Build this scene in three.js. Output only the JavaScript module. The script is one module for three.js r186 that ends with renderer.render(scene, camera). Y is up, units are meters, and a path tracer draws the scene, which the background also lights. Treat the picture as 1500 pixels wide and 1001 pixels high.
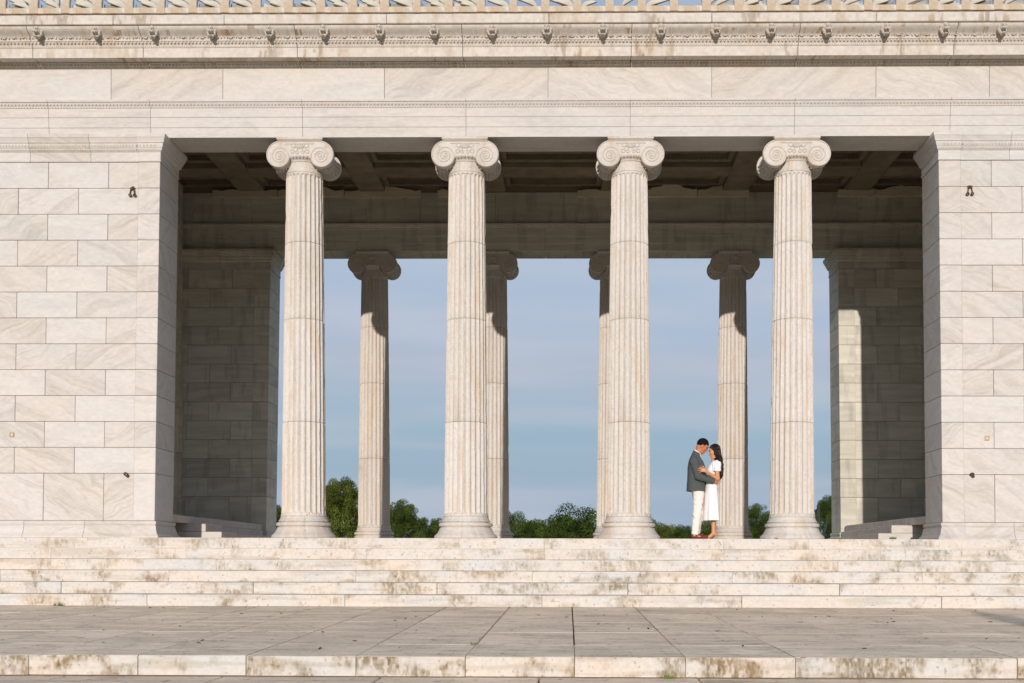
import * as THREE from 'three';
import { mergeGeometries, toCreasedNormals } from 'three/addons/utils/BufferGeometryUtils.js';
import { ImprovedNoise } from 'three/addons/math/ImprovedNoise.js';

// ---------------------------------------------------------------- camera, sky, sun, exposure
const scene = new THREE.Scene();
const F = 1600, CX = 811, CY = 819, EYE = -0.351, XC = 0.38, DIST = 19.5, YAW = 0.01344, ROLL = 0.0026;
const camera = new THREE.PerspectiveCamera(2 * Math.atan(CY / F) * 180 / Math.PI, CX / CY, 0.1, 2000);
camera.setViewOffset(2 * CX, 2 * CY, 0, 0, 1500, 1001);          // a shifted (perspective-corrected) lens
camera.position.set(XC, EYE, DIST);
camera.rotation.order = 'YXZ';
camera.rotation.set(0, YAW, ROLL);
camera.updateMatrixWorld();

const SUN_DIR = new THREE.Vector3(-0.087, 0.209, 1).normalize();
function makeSky() {
  const W = 2048, H = 1024, data = new Float32Array(W * H * 4);
  const N = new ImprovedNoise();
  const stops = [[-90, .16, .17, .15], [-2, .26, .31, .36], [0, .36, .44, .58], [2, .345, .45, .575], [3.2, .378, .465, .585], [4.2, .335, .455, .565], [6.2, .332, .465, .58], [7.4, .38, .487, .605], [9, .405, .497, .615], [10.2, .445, .507, .615], [11.6, .42, .51, .65], [15, .425, .525, .67], [25, .36, .455, .60], [45, .23, .315, .46], [90, .13, .20, .33]];
  for (let j = 0; j < H; j++) {
    const el = ((j + .5) / H - .5) * 180;
    for (let i = 0; i < W; i++) {
      const az = (i + .5) / W * 2 * Math.PI - Math.PI, ce = Math.cos(el * Math.PI / 180);
      const dx = ce * Math.cos(az), dy = Math.sin(el * Math.PI / 180), dz = ce * Math.sin(az);
      const o = (j * W + i) * 4;
      const ev = el > 0 ? el + 1.5 * N.noise(dx * 3 + 7, dz * 3, el * .12) + .4 * N.noise(dx * 9, dz * 9, el * .5) : el;   // layers of haze, wavering round the horizon
      let k = 0; while (k < stops.length - 2 && ev > stops[k + 1][0]) k++;
      const a = stops[k], b = stops[k + 1], t = Math.min(1, Math.max(0, (ev - a[0]) / (b[0] - a[0])));
      // thin streaked cirrus on a horizontal layer
      const q = 1 / Math.max(.09, dy + .03);
      let c = 0;
      if (el > 0) {
        const n1 = N.noise(dx * q * .35 + 3, dz * q * 1.1, .5), n2 = N.noise(dx * 4, dy * 34 + dx * 1.2 + 1.3, dz * 4), n3 = N.noise(dx * 11, dy * 120, dz * 11);
        c = Math.max(0, .5 * n1 + .75 * n2 + .3 * n3 + .08);
        c = Math.min(.62, c) * .62;
      }
      const glow = Math.pow(Math.max(0, dx * SUN_DIR.x + dy * SUN_DIR.y + dz * SUN_DIR.z), 6);
      const cl = [.57, .59, .66];
      const g = [.06, .045, .02];
      for (let m = 0; m < 3; m++) {
        const base = a[m + 1] + (b[m + 1] - a[m + 1]) * t;
        data[o + m] = base * (1 - c) + cl[m] * c + g[m] * glow * (el > -1 ? 1 : 0);
      }
      data[o + 3] = 1;
    }
  }
  const tex = new THREE.DataTexture(data, W, H, THREE.RGBAFormat, THREE.FloatType);
  tex.mapping = THREE.EquirectangularReflectionMapping;
  tex.magFilter = THREE.LinearFilter; tex.minFilter = THREE.LinearFilter;
  tex.needsUpdate = true;
  return tex;
}
const skyTex = makeSky();
scene.background = skyTex;
scene.environment = skyTex;
const sun = new THREE.DirectionalLight(new THREE.Color().setRGB(1, .917, .835), 3.55);
sun.target.position.set(0, 3, 0);
sun.position.copy(SUN_DIR).multiplyScalar(60).add(sun.target.position);
sun.castShadow = true;
sun.shadow.mapSize.set(4096, 4096);
Object.assign(sun.shadow.camera, { left: -30, right: 30, top: 25, bottom: -20, near: 1, far: 220 });
scene.add(sun, sun.target);
const renderer = new THREE.WebGLRenderer({ antialias: true });
renderer.setSize(1024, 683);
renderer.toneMapping = THREE.LinearToneMapping;
renderer.toneMappingExposure = 1.0;
renderer.shadowMap.enabled = true;

// ---------------------------------------------------------------- helpers
function rngOf(s) { let a = s >>> 0; return () => { a = (a + 0x6D2B79F5) >>> 0; let t = Math.imul(a ^ (a >>> 15), 1 | a); t = (t + Math.imul(t ^ (t >>> 7), 61 | t)) ^ t; return ((t ^ (t >>> 14)) >>> 0) / 4294967296; }; }
const rnd = rngOf(20240);
const lerp = (a, b, t) => a + (b - a) * t, clamp = (x, a, b) => Math.min(b, Math.max(a, x)), sstep = (a, b, x) => { const t = clamp((x - a) / (b - a), 0, 1); return t * t * (3 - 2 * t); };
// photo column -> metres along the facade at a given distance from the eye
const PX = (px, d) => { const u = (px - CX) / F; return d * (u - YAW) / (1 + YAW * u) + XC; };
const taken = {};
function numbered(name) { const n = taken[name] = (taken[name] ?? -1) + 1; return n ? name + '_' + String(n).padStart(3, '0') : name; }
function mesh(name, geo, mat, parent) { const m = new THREE.Mesh(geo, mat); m.name = name; m.castShadow = m.receiveShadow = true; parent.add(m); return m; }
function thing(name, label, category, group) { const g = new THREE.Group(); g.name = numbered(name); g.userData = { label, category }; if (group) g.userData.group = group; scene.add(g); return g; }
function part(name, parent) { const g = new THREE.Group(); g.name = name; parent.add(g); return g; }
function prep(g) { const r = g.index ? g.toNonIndexed() : g; for (const k of Object.keys(r.attributes)) if (!['position', 'normal', 'uv'].includes(k)) r.deleteAttribute(k); if (!r.attributes.uv) r.setAttribute('uv', new THREE.BufferAttribute(new Float32Array(r.attributes.position.count * 2), 2)); return r; }
const merge = (list) => mergeGeometries(list.map(prep));
// uv in metres from the face direction
function uvBox(geo, S = 3, ox = 0, oy = 0, fx = 1) {
  const g = geo.index ? geo.toNonIndexed() : geo, p = g.attributes.position, uv = new Float32Array(p.count * 2);
  const a = new THREE.Vector3(), b = new THREE.Vector3(), c = new THREE.Vector3();
  for (let i = 0; i < p.count; i += 3) {
    a.fromBufferAttribute(p, i); b.fromBufferAttribute(p, i + 1); c.fromBufferAttribute(p, i + 2);
    const n = b.clone().sub(a).cross(c.clone().sub(a)); const x = Math.abs(n.x), y = Math.abs(n.y), z = Math.abs(n.z);
    [a, b, c].forEach((v, k) => {
      let s, t;
      if (x > y && x > z) { s = v.z; t = v.y; } else if (y > z) { s = v.x; t = v.z; } else { s = v.x / 2; t = v.y; }
      uv[(i + k) * 2] = s * fx / S + ox; uv[(i + k) * 2 + 1] = t / S + oy;
    });
  }
  g.setAttribute('uv', new THREE.BufferAttribute(uv, 2));
  return g;
}
class GB {                                   // flat-faced geometry builder
  constructor() { this.p = []; }
  tri(a, b, c) { this.p.push(...a, ...b, ...c); return this; }
  quad(a, b, c, d) { return this.tri(a, b, c).tri(a, c, d); }
  geo() { const g = new THREE.BufferGeometry(); g.setAttribute('position', new THREE.BufferAttribute(new Float32Array(this.p), 3)); g.computeVertexNormals(); return g; }
}
// box between two corners with chamfered edges
function cbox(x0, x1, y0, y1, z0, z1, c = .006) {
  const b = new GB(), X = [x0, x1], Y = [y0, y1], Z = [z0, z1];
  c = Math.min(c, (x1 - x0) * .3, (y1 - y0) * .3, (z1 - z0) * .3);
  const s = (i) => (i ? -1 : 1);
  const V = (i, j, k, ax) => [X[i] + (ax !== 0 ? s(i) * c : 0), Y[j] + (ax !== 1 ? s(j) * c : 0), Z[k] + (ax !== 2 ? s(k) * c : 0)];
  const fl = (flip, ...q) => { if (flip) q.reverse(); q.length === 3 ? b.tri(...q) : b.quad(...q); };
  for (let i = 0; i < 2; i++) {
    fl(!i, V(i, 0, 1, 0), V(i, 0, 0, 0), V(i, 1, 0, 0), V(i, 1, 1, 0));
    fl(!i, V(0, i, 1, 1), V(1, i, 1, 1), V(1, i, 0, 1), V(0, i, 0, 1));
    fl(!i, V(0, 0, i, 2), V(1, 0, i, 2), V(1, 1, i, 2), V(0, 1, i, 2));
  }
  for (let i = 0; i < 2; i++) for (let j = 0; j < 2; j++) {
    const f = i !== j;
    fl(f, V(i, j, 0, 0), V(i, j, 0, 1), V(i, j, 1, 1), V(i, j, 1, 0));
    fl(f, V(0, i, j, 1), V(0, i, j, 2), V(1, i, j, 2), V(1, i, j, 1));
    fl(f, V(j, 0, i, 2), V(j, 0, i, 0), V(j, 1, i, 0), V(j, 1, i, 2));
  }
  for (let i = 0; i < 2; i++) for (let j = 0; j < 2; j++) for (let k = 0; k < 2; k++) fl((i + j + k) % 2 === 0, V(i, j, k, 0), V(i, j, k, 1), V(i, j, k, 2));
  return b.geo();
}
const plainBox = (x0, x1, y0, y1, z0, z1) => { const g = new THREE.BoxGeometry(x1 - x0, y1 - y0, z1 - z0); g.translate((x0 + x1) / 2, (y0 + y1) / 2, (z0 + z1) / 2); return g.toNonIndexed(); };
// closed profile [[z, y], ...] (clockwise seen from +x or not, fixed here) swept from x0 to x1
function sweepX(prof, x0, x1, crease = .7) {
  let area = 0; prof.forEach((p, i) => { const q = prof[(i + 1) % prof.length]; area += p[0] * q[1] - q[0] * p[1]; });
  const P = area > 0 ? prof : prof.slice().reverse();            // counter-clockwise in (z, y)
  const b = new GB(), n = P.length;
  for (let i = 0; i < n; i++) { const [z, y] = P[i], [z2, y2] = P[(i + 1) % n]; b.quad([x0, y, z], [x0, y2, z2], [x1, y2, z2], [x1, y, z]); }
  const tris = THREE.ShapeUtils.triangulateShape(P.map(([z, y]) => new THREE.Vector2(z, y)), []);
  for (const [i, j, k] of tris) {
    const f = (q, x) => [x, P[q][1], P[q][0]];
    b.tri(f(i, x0), f(j, x0), f(k, x0)); b.tri(f(i, x1), f(k, x1), f(j, x1));
  }
  return toCreasedNormals(b.geo(), crease);
}
// surface of revolution about y with uv in metres
function lathe(pts, seg = 48) {
  const g = new THREE.LatheGeometry(pts.map(([r, y]) => new THREE.Vector2(r, y)), seg), p = g.attributes.position, uv = g.attributes.uv;
  for (let i = 0; i < p.count; i++) uv.setXY(i, uv.getX(i) * 2.4 / 3, p.getY(i) / 3);
  return toCreasedNormals(g, .6);
}
const IN = new ImprovedNoise();

// ---------------------------------------------------------------- procedural stone
function lattice(seed) { const r = rngOf(seed), t = new Float32Array(65536); for (let i = 0; i < 65536; i++) t[i] = r(); return t; }
const LAT = lattice(77);
function pn(x, y, px, py, s) {                 // periodic value noise
  const xi = Math.floor(x), yi = Math.floor(y), fx = x - xi, fy = y - yi, u = fx * fx * (3 - 2 * fx), v = fy * fy * (3 - 2 * fy);
  const x0 = ((xi % px) + px) % px, x1 = x0 + 1 === px ? 0 : x0 + 1, y0 = ((yi % py) + py) % py, y1 = y0 + 1 === py ? 0 : y0 + 1, k = s * 7919;
  const a = LAT[(x0 * 73 + y0 * 1381 + k) & 65535], b = LAT[(x1 * 73 + y0 * 1381 + k) & 65535], c = LAT[(x0 * 73 + y1 * 1381 + k) & 65535], d = LAT[(x1 * 73 + y1 * 1381 + k) & 65535];
  const p = a + (b - a) * u; return p + (c + (d - c) * u - p) * v;
}
function fb(u, v, px, py, oct, s) { let a = 0, w = .5, t = 0; for (let i = 0; i < oct; i++) { a += w * pn(u * px, v * py, px, py, s + i * 3); t += w; px *= 2; py *= 2; w *= .55; } return a / t; }
function texture(size, fn, srgb = true) {
  const [w, h] = Array.isArray(size) ? size : [size, size], d = new Uint8Array(w * h * 4);
  for (let j = 0; j < h; j++) for (let i = 0; i < w; i++) { const c = fn((i + .5) / w, (j + .5) / h), o = (j * w + i) * 4; d[o] = clamp(c[0], 0, 1) * 255; d[o + 1] = clamp(c[1], 0, 1) * 255; d[o + 2] = clamp(c[2], 0, 1) * 255; d[o + 3] = 255; }
  const t = new THREE.DataTexture(d, w, h); t.wrapS = t.wrapT = THREE.RepeatWrapping; t.magFilter = THREE.LinearFilter; t.minFilter = THREE.LinearMipmapLinearFilter; t.generateMipmaps = true;
  if (srgb) t.colorSpace = THREE.SRGBColorSpace; t.needsUpdate = true; return t;
}
// veined marble: streaks sheared by the whole number k so that the tile still repeats
function marbleTex(seed, k, base, vein, strength, size = 768) {
  return texture(size, (u, v) => {
    const w1 = fb(u, v, 3, 3, 3, seed) - .5, w2 = fb(u, v, 11, 9, 2, seed + 71) - .5, sh = v + k * u;
    const s1 = fb(u + w1 * .08, sh + w2 * .10 + w1 * .10, 6, 26, 4, seed + 11);
    const s2 = fb(u + w1 * .08, sh + w2 * .10 + w1 * .10, 9, 50, 3, seed + 23);
    const ridge = 1 - Math.abs(2 * s2 - 1);
    const m = fb(u, v, 4, 4, 3, seed + 31);
    let t = .42 * sstep(.40, .74, s1) + .42 * sstep(.84, .99, ridge) * sstep(.45, .65, m) + .22 * (fb(u + w1 * .1, sh + w1 * .2, 8, 70, 2, seed + 61) - .5);
    t = clamp(t * strength * .74, 0, 1);
    const g = (fb(u, v, 90, 90, 2, seed + 41) - .5) * .05, wm = (fb(u, v, 5, 5, 3, seed + 51) - .5) * .022;
    return [lerp(base[0], vein[0], t) + g + wm, lerp(base[1], vein[1], t) + g, lerp(base[2], vein[2], t) + g - wm];
  });
}
const grain = texture(512, (u, v) => { const n = fb(u, v, 60, 60, 3, 5) * .7 + .3 * fb(u, v, 9, 9, 3, 8); return [n, n, n]; }, false);
const stone = (map, extra = {}) => new THREE.MeshStandardMaterial({ map, roughness: .82, bumpMap: grain, bumpScale: .004, ...extra });
const BASE = [.792, .762, .733], VEIN = [.665, .635, .60];
const wallMats = [
  stone(marbleTex(1, 1, BASE, VEIN, 1.0)), stone(marbleTex(60, -1, [.803, .777, .754], VEIN, .8)),
  stone(marbleTex(120, 1, [.79, .761, .733], [.66, .63, .59], 1.1)), stone(marbleTex(180, 0, [.805, .78, .757], [.715, .69, .668], .75)),
  stone(marbleTex(240, -1, [.788, .757, .727], [.66, .625, .58], 1.0)),
];
const friezeMats = [wallMats[0], wallMats[1], wallMats[3]];
const archMat = stone(marbleTex(300, 0, [.792, .766, .742], [.70, .675, .65], .9));
// sooty, brown-streaked stone of the cornice; u along the wall, v up
const corniceMat = stone(texture([1024, 512], (u, v) => {
  const p = fb(u, v, 10, 4, 4, 401), st = fb(u, v, 90, 12, 3, 411), f = fb(u, v, 5, 3, 3, 421);
  const a = sstep(.50, .74, p * .6 + st * .4) * sstep(.40, .62, f), b = sstep(.54, .72, st) * sstep(.52, .7, fb(u, v, 8, 3, 3, 431));
  const g = (fb(u, v, 128, 64, 2, 441) - .5) * .09, o = sstep(.55, .75, fb(u, v, 7, 4, 3, 451));
  return [.795 - .06 * a - .12 * b + g, .76 - .09 * a - .145 * b - .035 * o + g, .722 - .13 * a - .165 * b - .08 * o + g];
}));
const columnMat = stone(texture([512, 1024], (u, v) => {
  const st = fb(u, v, 60, 3, 3, 501), p = fb(u, v, 5, 5, 4, 511), o = fb(u, v, 22, 4, 3, 521);
  const a = sstep(.48, .78, st) * sstep(.35, .65, p), w = sstep(.56, .78, o);
  const g = (fb(u, v, 80, 120, 2, 531) - .5) * .07, k = sstep(.80, .86, fb(u, v, 60, 90, 2, 541));
  return [.805 - .04 * a - .012 * w + g - .07 * k, .777 - .05 * a - .042 * w + g - .07 * k, .748 - .06 * a - .075 * w + g - .07 * k];
}));
// grimy steps: brown-black lichen hanging in short vertical streaks, patchy along the riser
const stepTex = (seed, dirt, cover = 0) => texture([1024, 512], (u, v) => {
  const p = fb(u, v, 15, 14, 4, seed), st = fb(u, v, 170, 30, 3, seed + 9), f = fb(u, v, 26, 12, 3, seed + 17), w = fb(u, v, 6, 40, 3, seed + 23);
  const sp = sstep(.40, .62, fb(u, v, 220, 60, 2, seed + 61)), a = clamp(sstep(.48 - cover, .70 - cover, p * .60 + f * .40) * (.18 + .5 * sstep(.36, .64, st) + .45 * sp) * dirt, 0, 1.25), b = .5 * sstep(.55, .8, w);
  const fleck = sstep(.76, .84, fb(u, v, 150, 70, 2, seed + 31)) * .12;
  const g = (fb(u, v, 200, 100, 2, seed + 41) - .5) * .06, wm = (fb(u, v, 10, 8, 3, seed + 47) - .5) * .06;
  return [.80 - .21 * a - .10 * b - fleck + g + wm, .768 - .24 * a - .115 * b - fleck + g, .732 - .29 * a - .14 * b - fleck + g - wm];
});
const stepMats = [stone(stepTex(601, .6)), stone(stepTex(671, .8)), stone(stepTex(741, .95))];
const kerbMats = [stone(stepTex(801, 1.15, .05)), stone(stepTex(861, 1.05, .07)), stone(stepTex(911, 1.3, .05))];
// worn terrace slabs: long thin veins running along the terrace, open pits and cracks
const slabTex = (seed, tone) => texture([1024, 1024], (u, v) => {
  const w = fb(u, v, 3, 4, 3, seed) - .5, s = fb(u, v + w * .05, 4, 60, 4, seed + 9), l = fb(u, v + w * .06, 6, 120, 2, seed + 19);
  const line = sstep(.93, .995, 1 - Math.abs(2 * l - 1)) * sstep(.47, .64, fb(u, v, 12, 9, 3, seed + 29));
  const pit = sstep(.80, .86, fb(u, v, 40, 110, 2, seed + 39)), p = fb(u, v, 5, 5, 4, seed + 49), g = (fb(u, v, 120, 120, 2, seed + 59) - .5) * .07;
  const t = tone + (s - .5) * .22 + (p - .5) * .16 + g - line * .42 - pit * .36;
  return [t * 1.05, t * .95, t * .83];
});
const slabMats = [stone(slabTex(951, .86)), stone(slabTex(1021, .84)), stone(slabTex(1091, .87)), stone(slabTex(1151, .85))];
const mortar = new THREE.MeshStandardMaterial({ color: new THREE.Color().setRGB(.27, .20, .14), roughness: 1 });
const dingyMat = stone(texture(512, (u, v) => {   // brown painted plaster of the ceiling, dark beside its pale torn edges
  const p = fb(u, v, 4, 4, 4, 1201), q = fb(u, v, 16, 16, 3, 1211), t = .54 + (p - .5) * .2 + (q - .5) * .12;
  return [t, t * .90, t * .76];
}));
const plasterMat = stone(texture(256, (u, v) => { const t = .86 + (fb(u, v, 6, 6, 4, 1231) - .5) * .22; return [t, t * .94, t * .83]; }));
const grimeTex = (seed, t0, w) => texture(512, (u, v) => { const p = fb(u, v, 3, 4, 4, seed), q = fb(u, v + p * .1, 8, 40, 3, seed + 9), st = fb(u, v, 40, 4, 3, seed + 17), t = t0 + (p - .5) * .14 + (q - .5) * .12 - .06 * sstep(.55, .75, st); return [t, t * (1 - .04 * w), t * (1 - .15 * w)]; });
const tanMats = [stone(grimeTex(1461, .80, .55)), stone(grimeTex(1491, .79, .65)), stone(grimeTex(1521, .81, .55)), stone(grimeTex(1551, .78, .6))];   // yellowed stone of the back piers
const pick = (list) => list[Math.floor(rnd() * list.length)];
const uvr = (g, S = 3) => uvBox(g, S, rnd(), rnd(), rnd() < .5 ? -1 : 1);

// ---------------------------------------------------------------- ground, terrace, steps
function structure(o) { o.userData.kind = 'structure'; return o; }
const grassMat = new THREE.MeshStandardMaterial({ roughness: 1, map: texture(512, (u, v) => { const a = fb(u, v, 12, 12, 4, 1301), b = fb(u, v, 120, 120, 2, 1311); const t = .25 + (a - .5) * .1 + (b - .5) * .16; return [t * 1.05, t * 1.22, t * .62]; }) });
{
  const g = new THREE.PlaneGeometry(1600, 1600); g.rotateX(-Math.PI / 2); const uv = g.attributes.uv; for (let i = 0; i < uv.count; i++) uv.setXY(i, uv.getX(i) * 300, uv.getY(i) * 300);
  const m = mesh('ground', g, grassMat, scene); m.position.y = -2.06; structure(m);
}
const RISE = .185, TREAD = .34, Z0 = .75, TERR_Z = Z0 + 5 * TREAD, TERR_Y = -6 * RISE, SLOPE = .016, KERB_Z = 9.75, XL = -12, XR = 12.5;
function twoSided(g) {                         // group 0: the walked-on top; group 1: the faces
  const p = g.attributes.position, u = g.attributes.uv, n = g.attributes.normal, A = [[], []];
  for (let i = 0; i < p.count; i += 3) A[n.getY(i) > .9 ? 0 : 1].push(i);
  const P = [], U = [], N = []; for (const i of [...A[0], ...A[1]]) for (let k = i; k < i + 3; k++) { P.push(p.getX(k), p.getY(k), p.getZ(k)); U.push(u.getX(k), u.getY(k)); N.push(n.getX(k), n.getY(k), n.getZ(k)); }
  const o = new THREE.BufferGeometry(); o.setAttribute('position', new THREE.Float32BufferAttribute(P, 3)); o.setAttribute('uv', new THREE.Float32BufferAttribute(U, 2)); o.setAttribute('normal', new THREE.Float32BufferAttribute(N, 3));
  o.addGroup(0, A[0].length * 3, 0); o.addGroup(A[0].length * 3, A[1].length * 3, 1); return o;
}
// slab with a front upper edge worn and chipped unevenly along its length
function wornSlab(x0, x1, y0, y1, z0, z1, wear, seed) {
  const n = Math.max(4, Math.round((x1 - x0) / .11)), b = new GB(), rows = [];
  for (let i = 0; i <= n; i++) {
    const x = lerp(x0, x1, i / n), q = IN.noise(x * 2.1, seed, y1 * 9), q2 = IN.noise(x * 7.3, seed + 5, y1 * 9), end = i === 0 || i === n ? .006 : 0;
    const c = clamp(wear * (.55 + .9 * q) + (q2 > .32 ? wear * 4 * (q2 - .32) : 0), .004, .045) + end, f = .003 * q2 - end;
    rows.push([[x, y0, z0], [x, y0, z1 + f], [x, y1 - c * 1.1, z1 + f], [x, y1 - c * .35, z1 + f - c * .4], [x, y1, z1 + f - c * 1.2], [x, y1, z0]]);
  }
  for (let i = 0; i < n; i++) for (let k = 0; k < 6; k++) { const m = (k + 1) % 6; b.quad(rows[i][k], rows[i + 1][k], rows[i + 1][m], rows[i][m]); }
  for (const [r, f] of [[rows[0], 1], [rows[n], 0]]) for (let k = 1; k < 5; k++) f ? b.tri(r[0], r[k], r[k + 1]) : b.tri(r[0], r[k + 1], r[k]);
  return toCreasedNormals(b.geo(), .5);
}
const terrace = part('terrace', scene); structure(terrace);
function slope(g) { const p = g.attributes.position; for (let i = 0; i < p.count; i++) p.setY(i, p.getY(i) - SLOPE * (p.getZ(i) - TERR_Z)); g.computeVertexNormals(); return g; }
{
  mesh('bedding', slope(uvBox(plainBox(XL, XR, TERR_Y - .35, TERR_Y - .08, TERR_Z - .4, KERB_Z - .05))), mortar, terrace);
  const rows = [TERR_Z - .3, 4.05, 5.6, 7.15, 8.6], J0 = PX(843, 9.75), W = .983;
  const colEdges = []; for (let x = J0 - 13 * W; x < XR; x += W) colEdges.push(x);
  for (let c = 0; c < colEdges.length - 1; c++) {
    const m = pick(slabMats);
    for (let r = 0; r < rows.length - 1; r++) {
      const jx = (rnd() - .5) * .03, dz = (rnd() - .5) * .002;
      const g = cbox(colEdges[c] + .006, colEdges[c + 1] - .006 - Math.abs(jx) * .3, TERR_Y - .12 , TERR_Y + dz, rows[r] + .004, rows[r + 1] - .004, .007);
      mesh('paving_slab', slope(uvr(g, 4)), rnd() < .7 ? m : pick(slabMats), terrace);
    }
  }
  // kerb row: thick edge slabs, their faces stained
  const ke = []; for (let x = J0 - 13 * W; x < XR; x += W) ke.push(x + (rnd() - .5) * .01);
  for (let c = 0; c < ke.length - 1; c++) {
    const y = TERR_Y + (rnd() - .5) * .006;
    const kb = slope(twoSided(uvr(wornSlab(ke[c] + .003, ke[c + 1] - .003, y - .178, y, 8.603, KERB_Z + (rnd() - .5) * .012, .014, 40 + c), 2.6)));
    mesh('kerb_slab', kb, [pick(slabMats), kerbMats[c % 3]], terrace);
  }
  let y = TERR_Y - SLOPE * (KERB_Z - TERR_Z) - .178, z = KERB_Z - .3;
  for (let k = 0; k < 4; k++) {
    const z1 = k === 0 ? 11.3 : z + .75;
    for (let x = XL + rnd(); x < XR - .5; x += 1.42) mesh('step_slab', uvr(cbox(x + .005, x + 1.41, y - .16, y - .012, z, z1, .012), 4), pick(k ? kerbMats : slabMats), terrace);
    z = z1 - .3; y -= .16;
  }
  mesh('foundation', uvBox(plainBox(XL + .6, XR - .6, -2.1, y + .13, KERB_Z - 1, z + .1)), mortar, terrace);
}
const steps = thing('marble_steps', 'broad flight of stained white marble steps below the columns', 'steps');
{
  const J = [[127, 415, 672, 797, 1060, 1185, 1479], [74, 273, 537, 798, 1061, 1327], [74, 316, 650, 910, 1228, 1474], [0, 247, 521, 780, 1073, 1352], [89, 371, 640, 920, 1230], [215, 505, 794, 1087, 1380]];
  J.forEach((row, k) => {
    const zf = Z0 + TREAD * k, d = DIST - zf, y1 = -RISE * k;
    const xs = [XL, ...(k === 0 ? [] : []), ...row.map((p) => PX(p, d)), XR];
    if (xs[0] < xs[1] - 4) xs.splice(1, 0, xs[1] - 3.1);
    if (xs[xs.length - 1] - xs[xs.length - 2] > 4) xs.splice(xs.length - 1, 0, xs[xs.length - 2] + 3.0);
    for (let i = 0; i < xs.length - 1; i++) {
      const outer = k === 0 && (xs[i + 1] <= PX(127, d) + .01 || xs[i] >= PX(1479, d) - .01), two = outer ? .10 : 0;
      const dz = (rnd() - .5) * .008;
      const gp = k < 4 ? .0016 : .004 * rnd() + .003;
      const g = wornSlab(xs[i] + gp, xs[i + 1] - gp, y1 - RISE + .004, y1 - (outer ? .004 : 0), zf - .62, zf - two + dz * (k < 4 ? .5 : 1), .011, k * 3 + i);
      mesh('step_slab', uvr(g, 3.2), stepMats[k < 2 ? 0 : k < 3 ? Math.floor(rnd() * 2) : 1 + Math.floor(rnd() * 2)], steps);
    }
  });
  mesh('core', uvBox(plainBox(XL + .02, XR - .02, -2.1, -.03, -9.2, .2)), mortar, steps);
  mesh('core', uvBox(plainBox(XL + .02, XR - .02, -2.1, TERR_Y + .02, .2, TERR_Z - .35)), mortar, steps);
}

// ---------------------------------------------------------------- temple
const temple = thing('marble_temple', 'white marble open-fronted temple with fluted Ionic columns and carved cornice', 'temple');
const BZ = -7.08, TOP = 7.054, PIN = 6.84, PT = .45;   // back column row, soffit height, inner face of piers, half thickness of piers
{
  const f = part('floor', temple);
  for (let r = 0; r < 5; r++) for (let c = 0; c < 12; c++) { const x = -11.4 + c * 1.9, z = -8.6 + r * 1.742; mesh('floor_slab', uvr(cbox(x + .003, x + 1.897, -.025, 0, z + .003, z + 1.739, .004), 4), slabMats[(r * 5 + c * 3) % 4], f); }
}
// --- piers: coursed blocks with the leaning inner edge, moulded foot and head
const BATTER = .083 / 6.2;
const ftBase = [[0, .298], [.012, .296], [.032, .286], [.036, .262], [.03, .236], [.018, .226], [.018, .214], [.03, .205], [.04, .15], [.058, .09], [.085, .05], [.1, .035], [.1, 0]];
const hdCap = [[0, 6.593], [.012, 6.6], [.012, 6.62], [.002, 6.628], [.004, 6.76], [.012, 6.768], [.03, 6.785], [.04, 6.80], [.034, 6.815], [.05, 6.835], [.062, 6.87], [.066, 6.90], [.08, 6.905], [.09, 6.94], [.108, 6.985], [.115, 6.99], [.115, 7.05]];
function shear(g, side) { const p = g.attributes.position; for (let i = 0; i < p.count; i++) p.setX(i, p.getX(i) + side * BATTER * (3 - p.getY(i))); g.computeVertexNormals(); return g; }
// ring of mouldings round a block [xa, xb] (xa the open inner face), closed above, below and at the far end
function solidRing(prof, xa, xb, hz, side, zc) {
  const b = new GB(), P = prof[0][1] < prof[prof.length - 1][1] ? prof : prof.slice().reverse();
  const loop = (o, y) => { const xi = xa - side * o; return [[xb, y, zc + hz + o], [xi, y, zc + hz + o], [xi, y, zc - hz - o], [xb, y, zc - hz - o]]; };
  const put = (...q) => { if (side < 0) q.reverse(); b.quad(...q); };
  for (let i = 0; i < P.length - 1; i++) { const A = loop(...P[i]), B = loop(...P[i + 1]); for (let k = 0; k < 4; k++) { const m = (k + 1) % 4; put(A[m], A[k], B[k], B[m]); } }
  const T = loop(...P[P.length - 1]), U = loop(...P[0]); put(...T.slice().reverse()); put(...U);
  return toCreasedNormals(b.geo(), .7);
}
function beadRow(x0, x1, y, z, pitch, r, stretch = 1.3) {
  const proto = new THREE.SphereGeometry(r, 6, 4).toNonIndexed(); proto.scale(1, stretch, 1); const src = proto.attributes.position.array, n = Math.max(1, Math.floor((x1 - x0) / pitch)), out = new Float32Array(src.length * n);
  for (let k = 0; k < n; k++) for (let i = 0; i < src.length; i += 3) { out[k * src.length + i] = src[i] + x0 + (k + .5) * (x1 - x0) / n; out[k * src.length + i + 1] = src[i + 1] + y; out[k * src.length + i + 2] = src[i + 2] + z; }
  const g = new THREE.BufferGeometry(); g.setAttribute('position', new THREE.BufferAttribute(out, 3)); g.computeVertexNormals(); return uvBox(g, 3, .3, .3);
}
const stuff = (m) => { m.userData.kind = 'stuff'; return m; };
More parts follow.
